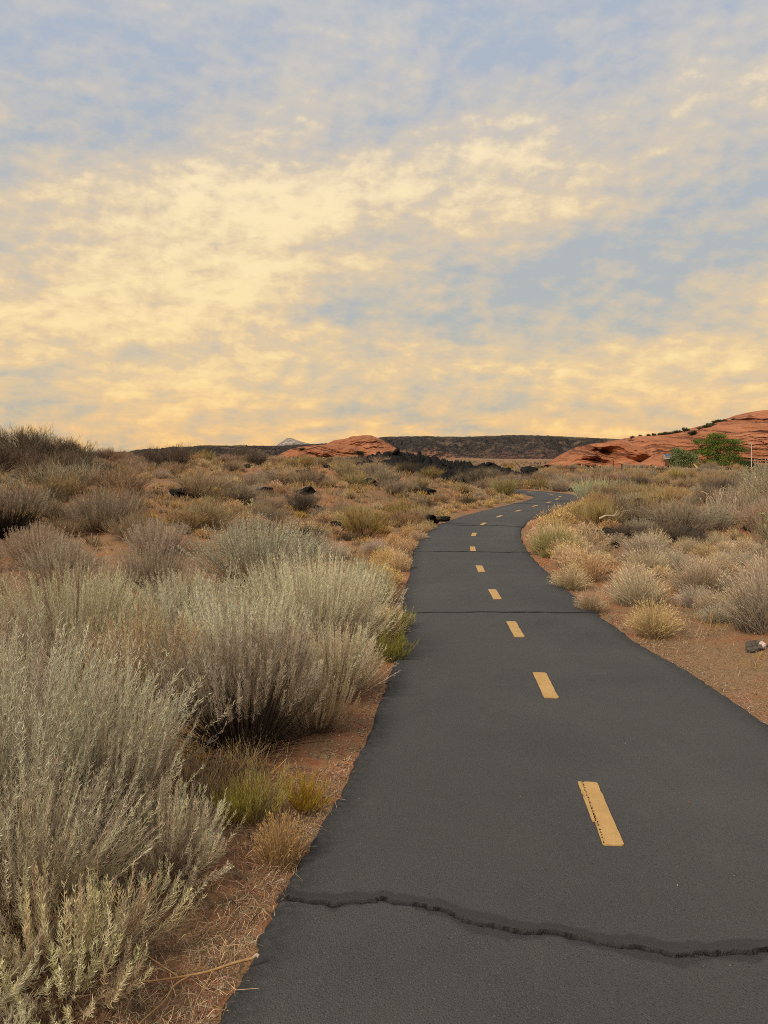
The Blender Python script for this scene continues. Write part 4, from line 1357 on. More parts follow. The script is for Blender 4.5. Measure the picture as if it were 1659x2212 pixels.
plant('sage', 7.35, 26.5, 1.35, 1.3, 'pale green sagebrush on the inside of the far bend', pair=sageD, tint=(1.0, 1.08, 1.0))
plant('sage', 8.3, 27.0, 1.2, 1.1, 'pale green sagebrush just right of the one at the far bend', pair=sageD)
for (x, y, s, k, lb) in [(8.6, 18.6, 1.35, 'sage', 'broad grey-green sagebrush in the right middle ground'), (9.8, 19.2, 1.5, 'sage', 'tall feathery sagebrush in the right middle ground'),
                         (11.0, 22.0, 1.6, 'sage', 'silvery sagebrush over black lava at the right edge'), (10.4, 17.6, 1.0, 'sage', 'pale sagebrush below the lava at the right edge'),
                         (6.0, 15.6, 1.15, 'grey', 'dark grey shrub beside the pale dead stump'), (7.6, 15.4, 1.05, 'grey', 'mounded grey shrub left of the pale cactus'),
                         (8.4, 17.2, 1.15, 'grey', 'round grey-brown shrub, left one of the pair above the cactus'), (9.3, 17.8, 1.15, 'grey', 'round grey-brown shrub, right one of the pair above the cactus'),
                         (6.85, 13.3, 0.95, 'brown', 'rust-tipped low shrub in front of the pale cactus'), (4.6, 16.6, 1.0, 'rabbit', 'dark yellowish shrub behind the green topped grass'),
                         (7.4, 24.3, 1.2, 'brown', 'brown shrub beyond the dark boulders at right'), (6.5, 21.5, 0.8, 'sage', 'small pale sagebrush by the boulders at right')]:
    plant(k, x, y, s, s, lb)

scatter(125, -14, 1.2, 12.0, 22, {'grass': 5, 'grey': 1.6, 'orange': 2.2, 'brown': 1.6, 'rabbit': 0.6, 'grassg': 1.3, 'dark': 0.9}, 'on the left flat', 0.42, 0.85, dmin=1.35)
scatter(165, -20, 4, 22, 38, {'grass': 5, 'grey': 1.8, 'orange': 1.6, 'brown': 2.0, 'rabbit': 0.8, 'dark': 0.9, 'grassg': 1.3}, 'on the left rise', 0.45, 0.95, dmin=1.35,
        cond=lambda x, y: not (-10.6 < x < -8.2 and 20 < y < 27) and lava_mask(x, y) < 0.25 + 0.9 * (rnd.random() < 0.16))
scatter(230, -30, 12, 38, 75, {'grass': 7, 'brown': 3, 'grey': 1.5, 'dark': 0.35, 'rabbit': 1, 'sage': 0.3}, 'below the red domes', 0.75, 1.25, dmin=1.3, bulk=('grass',), cond=lambda x, y: lava_mask(x, y) < 0.25 + 0.9 * (rnd.random() < 0.16))
scatter(260, -14, 1.2, 11.5, 24, {'grass': 4, 'orange': 1.5, 'grassg': 2}, 'bulk', 0.3, 0.62, dmin=1.3, bulk=('grass', 'orange', 'grassg'), shrink=0.35)
scatter(260, -20, 4, 24, 40, {'grass': 4, 'orange': 1.5, 'grassg': 2}, 'bulk', 0.4, 0.8, dmin=1.3, bulk=('grass', 'orange', 'grassg'), shrink=0.35, cond=lambda x, y: lava_mask(x, y) < 0.3)
scatter(120, 2.5, 20, 12, 32, {'grass': 4, 'grassg': 2}, 'bulk', 0.3, 0.65, dmin=1.5, bulk=('grass', 'grassg'), shrink=0.35)
scatter(46, 2.0, 8, 6.5, 14, {'grassg': 3, 'grassn': 4, 'grass': 1}, 'in the near right field', 0.5, 0.9, dmin=1.5)
scatter(110, 2.5, 20, 14, 30, {'grassg': 2, 'grass': 2.5, 'grey': 2.2, 'sage': 1.6, 'brown': 1.8, 'rabbit': 0.7, 'dark': 1.3}, 'right of the path', 0.5, 1.0, dmin=2.0)
scatter(130, 4, 40, 30, 72, {'grey': 2.0, 'sage': 2.5, 'brown': 2.5, 'grass': 3, 'dark': 1.0, 'rabbit': 0.8}, 'on the right rise', 0.7, 1.15, dmin=1.4, bulk=('grass',))
# straw along the right verge and round the far bends
for i, y in enumerate(np.linspace(9.8, 30, 46)):
    x = float(xc(y)) + float(hw(y)) * (1.25 if y > 17 else 1.0) + rnd.uniform(0.25, 0.75)
    if y < 17:
        plant('straw', x, y, rnd.uniform(0.65, 1.1), rnd.uniform(0.5, 0.95), rad=0.3, rec='on the right verge')
    else:
        BULK.append((strawL[i % 2], x, y, zt(x, y), rnd.uniform(0.65, 1.1), rnd.uniform(0.5, 0.95), rnd.uniform(0, 6.28)))
for i, y in enumerate(np.linspace(17.0, 30, 40)):
    x = float(xc(y)) - float(hw(y)) * 1.25 - rnd.uniform(0.1, 0.9)
    BULK.append((strawL[i % 2], x, y, zt(x, y), rnd.uniform(0.4, 0.8), rnd.uniform(0.3, 0.55), rnd.uniform(0, 6.28)))
for i in range(34):
    a = rnd.uniform(-2.6, 4.6)
    x, y = 6.2 + a, 36.4 + rnd.uniform(0, 1.6) - 0.25 * a
    if path_dist(np.array([x]), np.array([y]))[0] > 1.3:
        BULK.append((strawL[i % 2], x, y, zt(x, y), rnd.uniform(0.9, 1.4), rnd.uniform(0.8, 1.2), rnd.uniform(0, 6.28)))


for x, y, s, k, lb in [(5.0, 33.2, 1.2, 'brown', 'tan shrub at the left of the last path bend'), (4.1, 31.2, 1.0, 'grey', 'grey shrub beside the rabbitbrush where the path disappears'), (6.4, 37.6, 1.3, 'brown', 'tan shrub behind the straw at the last path bend'),
                       (7.6, 37.2, 1.2, 'rabbit', 'yellowish shrub behind the straw at the last path bend'), (5.6, 38.9, 1.2, 'grey', 'grey shrub behind the straw at the last path bend'), (4.3, 34.6, 1.1, 'dark', 'dark shrub between the lava tongue and the last path bend'),
                       (3.95, 36.2, 1.2, 'brown', 'tan shrub at the edge of the lava tongue'), (8.6, 38.2, 1.3, 'sage', 'sagebrush to the right behind the last path bend')]:
    if path_dist(np.array([x]), np.array([y]))[0] > 1.2:
        plant(k, x, y, s, s, lb)


def merge_bulk():
    cache, V, Q, C, n = {}, [], [], [], 0
    for me, x, y, z, s, sz, r in BULK:
        if me.name not in cache:
            co = np.empty(len(me.vertices) * 3, np.float32)
            me.vertices.foreach_get('co', co)
            cl = np.empty(len(me.vertices) * 4, np.float32)
            me.color_attributes['Col'].data.foreach_get('color', cl)
            ix = np.empty(len(me.loops), np.int32)
            me.loops.foreach_get('vertex_index', ix)
            cache[me.name] = (co.reshape(-1, 3), cl.reshape(-1, 4)[:, :3], ix.reshape(-1, 4))
        co, cl, ix = cache[me.name]
        c_, s_ = math.cos(r), math.sin(r)
        P = np.stack([x + s * (c_ * co[:, 0] - s_ * co[:, 1]), y + s * (s_ * co[:, 0] + c_ * co[:, 1]), z + sz * co[:, 2]], -1)
        keep = slice(None)
        V.append(P)
        C.append(np.clip(cl * rnd.uniform(0.8, 1.15), 0, 0.9))
        Q.append(ix[keep] + n)
        n += len(P)
    me = fast_mesh('far_grass', np.concatenate(V), np.concatenate(Q), None, np.concatenate(C))
    tag(mesh_obj('far_grass', me, M_litter), 'straw grass lining the far path and covering the distant flat', None, None, 'stuff')


merge_bulk()

# ================================================================== lava, rocks
def build_lava():
    nx, ny = 200, 250
    x = np.linspace(-9, 15, nx)
    y = np.linspace(29, 71, ny)
    X, Y = np.meshgrid(x, y, indexing='ij')
    mask = lava_mask(X, Y) * sstep(1.5, 2.6, path_dist(X, Y).reshape(X.shape))
    mask = mask * sstep(-0.6, 0.1, mask * 2 - 0.9 + 0.8 * fbm(X * 0.3, Y * 0.22, None, 601, 4))
    base = terr(X, Y)
    rid = 1 - np.abs(fbm(X * 0.7, Y * 0.55, None, 603, 5, 0.6))
    Z = np.where(mask > 0.02, base - 0.35 + (0.25 + 0.50 * rid + 0.34 * fbm(X * 1.7, Y * 1.7, None, 605, 4, 0.65)) * mask + 0.25 * mask * sstep(45, 60, Y), base - 0.5)
    k = ny
    i = np.arange(nx - 1)[:, None] * k
    j = np.arange(k - 1)[None]
    q = np.stack([i + j, i + k + j, i + k + j + 1, i + j + 1], -1)
    me = fast_mesh('lava', np.stack([X, Y, Z], -1), q)
    tag(mesh_obj('lava_flow', me, M_lava), 'black rubbly lava flow below the red dome and mesa', None, None, 'structure')
    return X, Y, Z, mask


LX, LY, LZ, LM = build_lava()
rocks = [rock_mesh(700 + i, 3, 0.42, (1, 0.8, 0.62)) for i in range(6)]
rrnd = random.Random(21)


def rock(x, y, s, label, group=None, sz=1.0, mat=None, me=None, z=None, name='lava_rock', cat='rock'):
    z = zt(x, y) if z is None else z
    o = mesh_obj(name, me or rocks[rrnd.randrange(6)], mat or M_lava)
    o.location = (x, y, z + s * 0.22)
    o.rotation_euler = (rrnd.uniform(-0.3, 0.3), rrnd.uniform(-0.3, 0.3), rrnd.uniform(0, 6.28))
    o.scale = (s, s * rrnd.uniform(0.8, 1.2), s * sz)
    tag(o, label, cat, group)
    PLACED.append((x, y, s))
    return o


# upstanding lava blocks on the flow
BLOCKS = []
n = 0
while n < 110:
    i, j = rrnd.randrange(LX.shape[0]), rrnd.randrange(LX.shape[1])
    if LM[i, j] < 0.35:
        continue
    BLOCKS.append((float(LX[i, j]), float(LY[i, j]), rock(float(LX[i, j]), float(LY[i, j]), rrnd.uniform(0.16, 0.42), 'jagged black block on the lava flow', 'blocks on the lava flow', rrnd.uniform(0.7, 1.4), z=float(LZ[i, j]))))
    n += 1
for x, y, s, sz, lb in [(11.4, 60, 0.75, 1.3, 'tall black lava block standing at the right end of the flow'), (13.2, 61, 0.6, 0.9, 'black lava block right of the tall standing one'),
                        (0.75, 18.9, 0.42, 0.75, 'broad dark rock heap on the left verge of the bend, rear one'), (1.05, 18.2, 0.30, 0.7, 'dark rock at the left verge of the bend, front one'),
                        (0.35, 18.5, 0.34, 0.8, 'dark rock behind the left verge of the bend, beside the rabbitbrush'), (1.45, 19.1, 0.22, 0.7, 'smallest dark rock of the heap at the bend'),
                        (-3.2, 20.0, 0.34, 0.7, 'flat black rock in the straw left of centre'), (-2.2, 21.5, 0.30, 0.9, 'upright black rock in the straw left of centre'), (-3.9, 20.6, 0.26, 0.6, 'low black rock beside the flat one left of centre'),
                        (5.6, 17.7, 0.48, 0.85, 'black boulder behind the dark yellowish shrub, right of the path'), (6.6, 18.8, 0.60, 1.0, 'largest black boulder right of the path'),
                        (7.2, 18.2, 0.45, 0.9, 'black boulder at the right of the largest one'), (5.2, 16.9, 0.26, 0.7, 'dark brown rock above the pale topped rock'),
                        (8.6, 16.6, 0.50, 0.7, 'black lava ledge under the round grey shrubs'), (11.3, 20.8, 0.85, 0.9, 'black lava mass below the silvery sagebrush at right'), (12.3, 21.4, 0.8, 0.85, 'black lava mass cut by the right picture edge'),
                        (10.6, 20.4, 0.55, 0.7, 'black lava rock left of the mass at the right edge'), (4.05, 13.6, 0.16, 0.6, 'small black rock on the sand under the pale topped rock'), (4.65, 14.5, 0.20, 0.7, 'black rock with a spike on the bare sand'),
                        (5.05, 14.3, 0.18, 0.6, 'black rock lying right of the spiked one'), (3.85, 14.6, 0.14, 0.7, 'small dark stone left of the pale topped rock'), (3.7, 14.2, 0.12, 0.7, 'smallest dark stone left of the pale topped rock'),
                        (4.45, 10.9, 0.15, 0.6, 'dark stone half hidden behind the grass in the right field')]:
    rock(x, y, s, lb, None, sz)
STONES = []
for k in range(170):
    y = rrnd.uniform(15, 44) if k % 3 else rrnd.uniform(28, 52)
    x = rrnd.uniform(-0.5 * y if k % 3 else -7, 3.2) if k < 120 else rrnd.uniform(6, 0.5 * y)
    if path_dist(np.array([x]), np.array([y]))[0] < 1.9:
        continue
    STONES.append((x, y, rock(x, y, rrnd.uniform(0.12, 0.34), 'dark lava stone lying in the dry grass ' + ('left of the path' if x < xc(min(y, 34)) else 'right of the path'),
         'lava stones ' + ('left of the path' if x < xc(min(y, 34)) else 'right of the path'), rrnd.uniform(0.5, 0.9))))
for k in range(34):
    y = rrnd.uniform(41, 60)
    x = rrnd.uniform(3.0, 0.21 * y)
    if path_dist(np.array([x]), np.array([y]))[0] > 1.8:
        STONES.append((x, y, rock(x, y, rrnd.uniform(0.25, 0.55), 'dark lava stone', 'lava stones', rrnd.uniform(0.6, 1.1))))
M_rw, M_rg = mat_grey_rock(1.0), mat_grey_rock(0.0)
o = rock(2.91, 6.02, 0.105, 'dark grey rock with a pale pinkish crust at the right edge', None, 0.85, M_rw, rock_mesh(720, 4, 0.3, (1, 0.8, 0.75)), name='grey_rock')
o.rotation_euler = (0, 0, 0.2)
o.scale = (0.10, 0.085, 0.08)
o.location.z -= 0.012
M_palecap = mat_flat('pale_rock', (0.42, 0.35, 0.29), 0.9, 0.1, 0.4, 9)
rock(4.35, 14.9, 0.26, 'grey boulder capped with pale bleached wood beside the dark stones', None, 0.85, M_rg, name='grey_rock')

# ================================================================== wood, cactus, posts, trees
M_bleach = mat_flat('bleached_wood', (0.40, 0.31, 0.22), 0.85, 0.15, 0.3, 30)
M_tan = mat_flat('tan_bark', (0.34, 0.20, 0.09), 0.75, 0.2, 0.25, 40)


def limb_obj(name, paths, mat, parent=None, sides=6):
    A = Acc()
    for pts, w0, w1 in paths:
        p = catmull(np.array(pts, float), 6)
        k = len(p)
        A.tubes(p[None], np.linspace(w0, w1, k)[None], np.full((1, k, 3), 0.5), sides)
    return mesh_obj(name, A.mesh(name, True), mat, parent)


fb = bpy.data.objects.new('fallen_branch', None)
col.objects.link(fb)
tag(fb, 'forked tan dead branch lying on the straw with its tip on the path', 'branch')
limb_obj('stem', [([(-0.405, 2.375, 0.05), (-0.46, 2.36, 0.045), (-0.53, 2.33, 0.04), (-0.60, 2.315, 0.035), (-0.70, 2.30, 0.03), (-0.80, 2.285, 0.035), (-0.90, 2.29, 0.03)], 0.010, 0.003)], M_tan, fb)
limb_obj('twig', [([(-0.58, 2.315, 0.038), (-0.615, 2.26, 0.045), (-0.63, 2.20, 0.04), (-0.67, 2.12, 0.04), (-0.70, 2.05, 0.03)], 0.006, 0.003)], M_tan, fb)
limb_obj('twig', [([(-0.52, 2.335, 0.04), (-0.52, 2.27, 0.05), (-0.535, 2.2, 0.045), (-0.53, 2.12, 0.04)], 0.005, 0.0025)], M_tan, fb)
limb_obj('twig', [([(-0.62, 2.315, 0.035), (-0.70, 2.36, 0.05), (-0.78, 2.42, 0.055), (-0.86, 2.52, 0.05)], 0.005, 0.002)], M_tan, fb)
limb_obj('stem_end', [([(-0.405, 2.375, 0.05), (-0.395, 2.382, 0.055), (-0.388, 2.380, 0.052)], 0.009, 0.012)], M_bleach, fb)

ds = bpy.data.objects.new('dead_stump', None)
col.objects.link(ds)
ds.location = (7.2, 16.3, zt(7.2, 16.3))
tag(ds, 'pale bleached stalks of a dead shrub standing among lava rocks', 'dead shrub')
srng = np.random.default_rng(5)
for k in range(26):
    a = srng.uniform(0, 6.28)
    r = srng.uniform(0.05, 0.5)
    h = srng.uniform(0.35, 0.85)
    p1 = np.array([0.25 * r * math.cos(a), 0.25 * r * math.sin(a), 0])
    p3 = np.array([r * math.cos(a), r * math.sin(a), h])
    p2 = (p1 + p3) / 2 + srng.normal(size=3) * 0.05
    pts = [p1, p2, p3, p3 + srng.normal(size=3) * 0.06 + np.array([0, 0, 0.05])]
    limb_obj('stalk', [(pts, 0.022, 0.012)], M_bleach, ds, 5)
dl = limb_obj('dead_limb', [([(5.05, 17.0, 0.30), (5.35, 16.8, 0.42), (5.75, 16.75, 0.40), (6.1, 16.8, 0.50), (6.35, 16.7, 0.62)], 0.018, 0.008),
                            ([(5.75, 16.75, 0.40), (5.9, 16.5, 0.34), (6.2, 16.4, 0.38)], 0.012, 0.006), ([(5.35, 16.8, 0.42), (5.3, 16.4, 0.25), (5.15, 16.1, 0.2)], 0.012, 0.006)], M_bleach)
tag(dl, 'crooked bleached limb lying before the largest black boulder', 'branch')
lg = limb_obj('bleached_log', [([(4.12, 14.72, 0.40), (4.25, 14.7, 0.46), (4.40, 14.72, 0.45), (4.52, 14.75, 0.49)], 0.05, 0.03), ([(4.40, 14.72, 0.45), (4.45, 14.7, 0.53), (4.47, 14.68, 0.58)], 0.025, 0.012)], M_bleach)
tag(lg, 'short bleached wood piece lying on the grey boulder', 'branch')

M_cact = mat_flat('pale_cactus', (0.40, 0.40, 0.20), 0.8, 0.2, 0.25, 30)


def cactus(x, y, s, label, n=22, seed=1):
    r = bpy.data.objects.new('cholla_cactus', None)
    col.objects.link(r)
    r.location = (x, y, zt(x, y))
    r.scale = (s, s, s)
    tag(r, label, 'cactus')
    rng = np.random.default_rng(seed)
    tips = [(np.array([0, 0, 0.0]), np.array([0, 0, 1.0]))]
    for k in range(n):
        b, d = tips[rng.integers(0, len(tips))]
        d2 = unit(d + 0.9 * unit(rng.normal(size=3)) * np.array([1, 1, 0.5]) + np.array([0, 0, 0.3]))
        L_ = rng.uniform(0.12, 0.22)
        e = b + d2 * L_
        A = Acc()
        t = np.linspace(0, 1, 7)
        P = (b[None] + (e - b)[None] * t[:, None])[None]
        W = (0.052 * np.array([0.6, 0.95, 1.05, 1.05, 1.0, 0.85, 0.35]))[None]
        A.tubes(P, W, np.full((1, 7, 3), 0.5), 7)
        m = 60                                             # spines
        tt = rng.uniform(0, 1, m)
        sd_ = rand_side(rng, np.repeat(d2[None], m, 0))
        p = b + (e - b) * tt[:, None] + sd_ * 0.024
        A.ribbons(np.stack([p, p + unit(sd_ + 0.5 * rng.normal(size=(m, 3))) * 0.03], 1), np.full((m, 2), 0.004), rand_side(rng, sd_), np.full((m, 2, 3), 0.5))
        mesh_obj('joint', A.mesh('joint'), M_cact, r)
        tips.append((e, d2))


cactus(7.3, 14.6, 1.0, 'pale yellow-green cholla cactus among grey grass at right', 24, 3)
cactus(-3.0, 17.6, 0.55, 'small pale green cactus among golden tufts left of the path', 12, 8)

# --- posts -------------------------------------------------------------------------------------------------
M_brown = mat_flat('brown_painted_post', (0.13, 0.055, 0.035), 0.7, 0.3, 0.2, 8)
M_steel = mat_flat('galvanised_metal', (0.55, 0.56, 0.57), 0.45, 0.5, 0.12, 6, 0.3)
M_panel = mat_flat('solar_cells', (0.05, 0.07, 0.11), 0.25, 0.5, 0.2, 4)
M_whitep = mat_flat('white_paint', (0.50, 0.46, 0.42), 0.6, 0.3, 0.08, 3)
M_dark = mat_flat('dark_steel', (0.045, 0.035, 0.03), 0.6, 0.3, 0.2, 8)


def box(name, c, s, mat, parent, rot=(0, 0, 0), bev=0.01):
    import bmesh
    bm = bmesh.new()
    bmesh.ops.create_cube(bm, size=1.0)
    for v in bm.verts:
        v.co = Vector((v.co.x * s[0], v.co.y * s[1], v.co.z * s[2]))
    if bev:
        bmesh.ops.bevel(bm, geom=bm.edges[:], offset=bev, segments=2, affect='EDGES')
    me = bpy.data.meshes.new(name)
    bm.to_mesh(me)
    bm.free()
    o = mesh_obj(name, me, mat, parent, c)
    o.rotation_euler = rot
    return o


def thing(name, label, cat, loc, group=None):
    o = bpy.data.objects.new(name, None)
    col.objects.link(o)
    o.location = loc
    return tag(o, label, cat, group)


D = 72.0
x = (1441 - 829.5) * D / 1661
zk = zt(x, D)
ztop = 1.6 + (985 - 982) * D / 1661
kp = thing('information_post', 'brown post with a metal box and small solar panel left of the green trees', 'post', (x, D, zk))
hh = ztop - zk
box('post', (0.06, 0.0, hh * 0.42), (0.11, 0.11, hh * 0.84), M_dark, kp)
box('board', (-0.06, -0.085, hh - 0.78), (0.36, 0.05, 0.62), M_brown, kp)
bx_ = box('equipment_box', (-0.02, -0.02, hh - 0.29), (0.40, 0.28, 0.26), M_steel, kp, bev=0.02)
sp_ = box('solar_panel', (0.02, -0.04, hh - 0.06), (0.56, 0.46, 0.03), M_panel, kp, (R_(28), 0, 0), 0.005)
box('panel_frame', (0, 0, -0.020), (0.60, 0.50, 0.028), M_steel, sp_, bev=0.005)
box('bracket', (0.02, 0.0, hh - 0.14), (0.06, 0.06, 0.14), M_steel, kp, bev=0.005)

D = 78.0
x = (1623 - 829.5) * D / 1661
zk = zt(x, D)
hh = 1.6 + (985 - 956) * D / 1661 - zk
wp = thing('white_pole', 'slender white pole standing right of the green trees', 'pole', (x, D, zk))
limb_obj('shaft', [([(0, 0, -0.1), (0, 0, hh * 0.5), (0.01, 0, hh)], 0.085, 0.07)], M_whitep, wp, 8)
box('head', (-0.09, 0, hh - 0.07), (0.22, 0.10, 0.10), M_whitep, wp)
D = 62.0
for u, v0, nm, lb, w in ((1324.5, 996, 'marker_post', 'thin dark marker post before the red buttress', 0.09), (1342.5, 1011, 'marker_post', 'short red-brown stake right of the thin marker post', 0.11)):
    x = (u - 829.5) * D / 1661
    zk = zt(x, D)
    hh = max(0.5, 1.6 + (985 - v0) * D / 1661 - zk)
    t = thing(nm, lb, 'post', (x, D, zk))
    box('shaft', (0, 0, hh / 2), (w, w * 0.7, hh), M_brown, t)
    box('cap', (0, 0, hh + 0.012), (w * 1.25, w, 0.03), M_dark, t, bev=0.004)

# --- green trees -------------------------------------------------------------------------------------------
M_bark = mat_flat('bark', (0.09, 0.065, 0.045), 0.9, 0.1, 0.3, 8)


def tree(name, label, x, y, H, Rx, n_clump, leaf, seed, layers=None, droop=0.0, trunk=0.11, cat='tree'):
    rng = np.random.default_rng(seed)
    root = thing(name, label, cat, (x, y, zt(x, y)))
    A = Acc()
    # clump centres in tiered, uneven masses
    C = []
    for (lx, lz, rx, rz, m) in layers:
        for _ in range(m):
            a = rng.uniform(0, 6.28)
            r = math.sqrt(rng.uniform(0.05, 1))
            C.append((lx + rx * r * math.cos(a), 0.75 * rx * r * math.sin(a), lz + rz * (rng.uniform(-0.5, 0.5) + 0.35 * (1 - r * r))))
    C = np.array(C)
    # trunk and limbs
    pts = [((0, 0, -0.1), (0.05, 0, H * 0.2), (-0.08, 0.05, H * 0.38), (0.05, 0, H * 0.6))]
    lim = [(list(pts[0]), trunk * 2, trunk)]
    for c in C[rng.permutation(len(C))[:26]]:
        b = np.array([0.0, 0, H * rng.uniform(0.08, 0.42)])
        m = (b + c) / 2 + rng.normal(size=3) * 0.12 + np.array([0, 0, 0.1])
        lim.append(([b, m, c], trunk * rng.uniform(0.4, 0.8), 0.02))
    limb_obj('trunk', lim, M_bark, root, 5)
    per = 80
    n = len(C) * per
    ci = np.repeat(np.arange(len(C)), per)
    sz = rng.uniform(0.12, 0.27, len(C))[ci]
    g = rng.normal(size=(n, 3)) * sz[:, None] * np.array([1.15, 1.15, 0.55])
    p = C[ci] + g
    d = unit(g + np.array([0, 0, -0.25 - droop]) + 0.5 * rng.normal(size=(n, 3)))
    ln = rng.uniform(0.05, 0.11, n)[:, None]
    P = np.stack([p, p + d * ln * 0.55, p + d * ln + np.array([0, 0, -0.02])], 1)
    cl = jit(rng, leaf, len(C), 0.25)[ci] * (1 + rng.normal(size=(n, 1)) * 0.22)
    cl = np.clip(cl, 0.005, 0.5)
    A.ribbons(P, np.array([0.5, 1.0, 0.25])[None] * rng.uniform(0.035, 0.07, (n, 1)), rand_side(rng, d), np.stack([cl, cl, cl], 1))
    mesh_obj('crown', A.mesh('crown'), M_green, root)
    return root


D = 84.0
tx = (1549 - 829.5) * D / 1661
tt_ = tree('green_tree', 'spreading dark green tree before the red hillside, taller of two', tx, D, 3.9, 2.9, 0, (0.088, 0.130, 0.034), 31,
     [(0.0, 3.5, 0.9, 0.35, 26), (-1.1, 2.95, 1.3, 0.35, 32), (1.3, 2.9, 1.5, 0.35, 36), (-0.2, 2.35, 1.6, 0.4, 34), (2.0, 2.2, 1.3, 0.4, 28), (-1.6, 1.7, 1.1, 0.5, 26), (0.6, 1.45, 1.8, 0.7, 46), (-0.5, 0.8, 1.9, 0.7, 44), (1.8, 0.9, 1.1, 0.7, 28)])
tt_.scale = (1.0, 1.0, 1.07)
D = 80.0
tx = (1470 - 829.5) * D / 1661
tree('green_tree', 'lighter green bushy tree, lower one of the two beside the solar post', tx, D, 2.2, 1.5, 0, (0.150, 0.200, 0.055), 37,
     [(0.0, 1.55, 0.9, 0.6, 40), (-0.5, 1.1, 1.0, 0.8, 46), (0.6, 1.1, 1.1, 0.8, 46), (0.1, 0.6, 1.4, 0.7, 50), (-0.2, 1.95, 0.5, 0.4, 16)], trunk=0.06)
D = 79.0
tx = (1612 - 829.5) * D / 1661
tree('green_tree', 'small dark green bush at the foot of the white pole', tx, D, 1.0, 0.8, 0, (0.05, 0.075, 0.025), 39, [(0, 0.7, 0.7, 0.6, 40), (0.4, 0.4, 0.7, 0.4, 26)], trunk=0.04, cat='bush')

# small bushes along the crest of the right hillside, and on the domes
crest = [(1360, 941, .55, 0), (1386, 940, .45, 0), (1398, 939, .5, 1), (1410, 937, .6, 1), (1421, 936, .6, 0), (1430, 935, .75, 1), (1437, 933, .8, 1), (1446, 931, .7, 0), (1456, 929, .8, 1), (1466, 927, .65, 0), (1478, 925, 1.05, 1), (1489, 924, .7, 0), (1498, 922, .75, 1), (1507, 920, .8, 0), (1516, 918, .9, 1), (1523, 917, .8, 1), (1552, 910, .8, 1), (1560, 909, .75, 1), (1571, 908, .6, 0), (1452, 940, 1.1, 1), (1580, 906, .5, 1)]
bush_m = [twig_mesh(900 + i, 0.6, 0.7, 40, 400, 3000, (0.05, 0.05, 0.03), c, 0.03, tl=0.2) for i, c in enumerate([(0.13, 0.12, 0.06), (0.06, 0.075, 0.03)])]
cliff = [o for o in bpy.data.objects if o.name.startswith('sandstone_cliff')][0]
cv = np.array([v.co[:] for v in cliff.data.vertices])
cn = [0, 0]
for i, (u, v, s, k) in enumerate(crest):
    x = (u - 829.5) * 174 / 1661
    near_ = cv[np.abs(cv[:, 0] - x) < 0.6]
    if u == 1452:
        near_ = near_[(near_[:, 1] < 174)]
        p = near_[np.argmin(np.abs(near_[:, 2] - (1.6 + (985 - v) * 165 / 1661)))]
    else:
        p = near_[np.argmax(near_[:, 2])]
    o = mesh_obj('desert_bush', bush_m[k], M_twig)
    o.location = (p[0], p[1], p[2] - 0.12)
    o.scale = (s * 1.5, s * 1.5, s * 1.25)
    o.rotation_euler.z = i * 1.7
    if u == 1452:
        tag(o, 'dark green bush growing on the rock just below the crest bushes', 'bush')
    else:
        cn[k] += 1
        tag(o, ('first second third fourth fifth sixth seventh eighth ninth tenth eleventh twelfth thirteenth'.split()[cn[k] - 1]) + (' dark green bush' if k else ' dull brown bush') + ' from the left along the red hillside crest', 'bush', ('green' if k else 'brown') + ' bushes on the hillside crest')
for dome_i, (u, v, dd, s, lb) in enumerate([(778, 981, 222, 1.5, 'dark bush in the hollow at the foot of the higher red dome'), (841, 981, 222, 1.3, 'green bush on the right foot of the higher red dome'), (654, 972, 212, 1.1, 'small bush on a ledge of the low red swell')]):
    o = mesh_obj('desert_bush', bush_m[1 - (dome_i == 2)], M_twig)
    X_, Y_, Z_ = px_pos(u, v, dd)
    best = None
    for ob in bpy.data.objects:
        if ob.name.startswith('sandstone_dome'):
            vv = np.array([w.co[:] for w in ob.data.vertices])
            vv = vv[vv[:, 1] < (240 if dd else 0)]
            uu = 829.5 + vv[:, 0] / vv[:, 1] * 1661
            ww = 985 - (vv[:, 2] - 1.6) / vv[:, 1] * 1661
            e = (uu - u) ** 2 + (ww - v) ** 2 + 0.02 * (vv[:, 1] - 200)
            kx = int(np.argmin(e))
            if best is None or e[kx] < best[0]:
                best = (e[kx], vv[kx])
    p = best[1]
    o.location = (p[0], p[1] - 0.1, p[2] - 0.1)
    o.scale = (s * 1.6, s * 1.3, s * 0.9)
    tag(o, lb, 'bush')

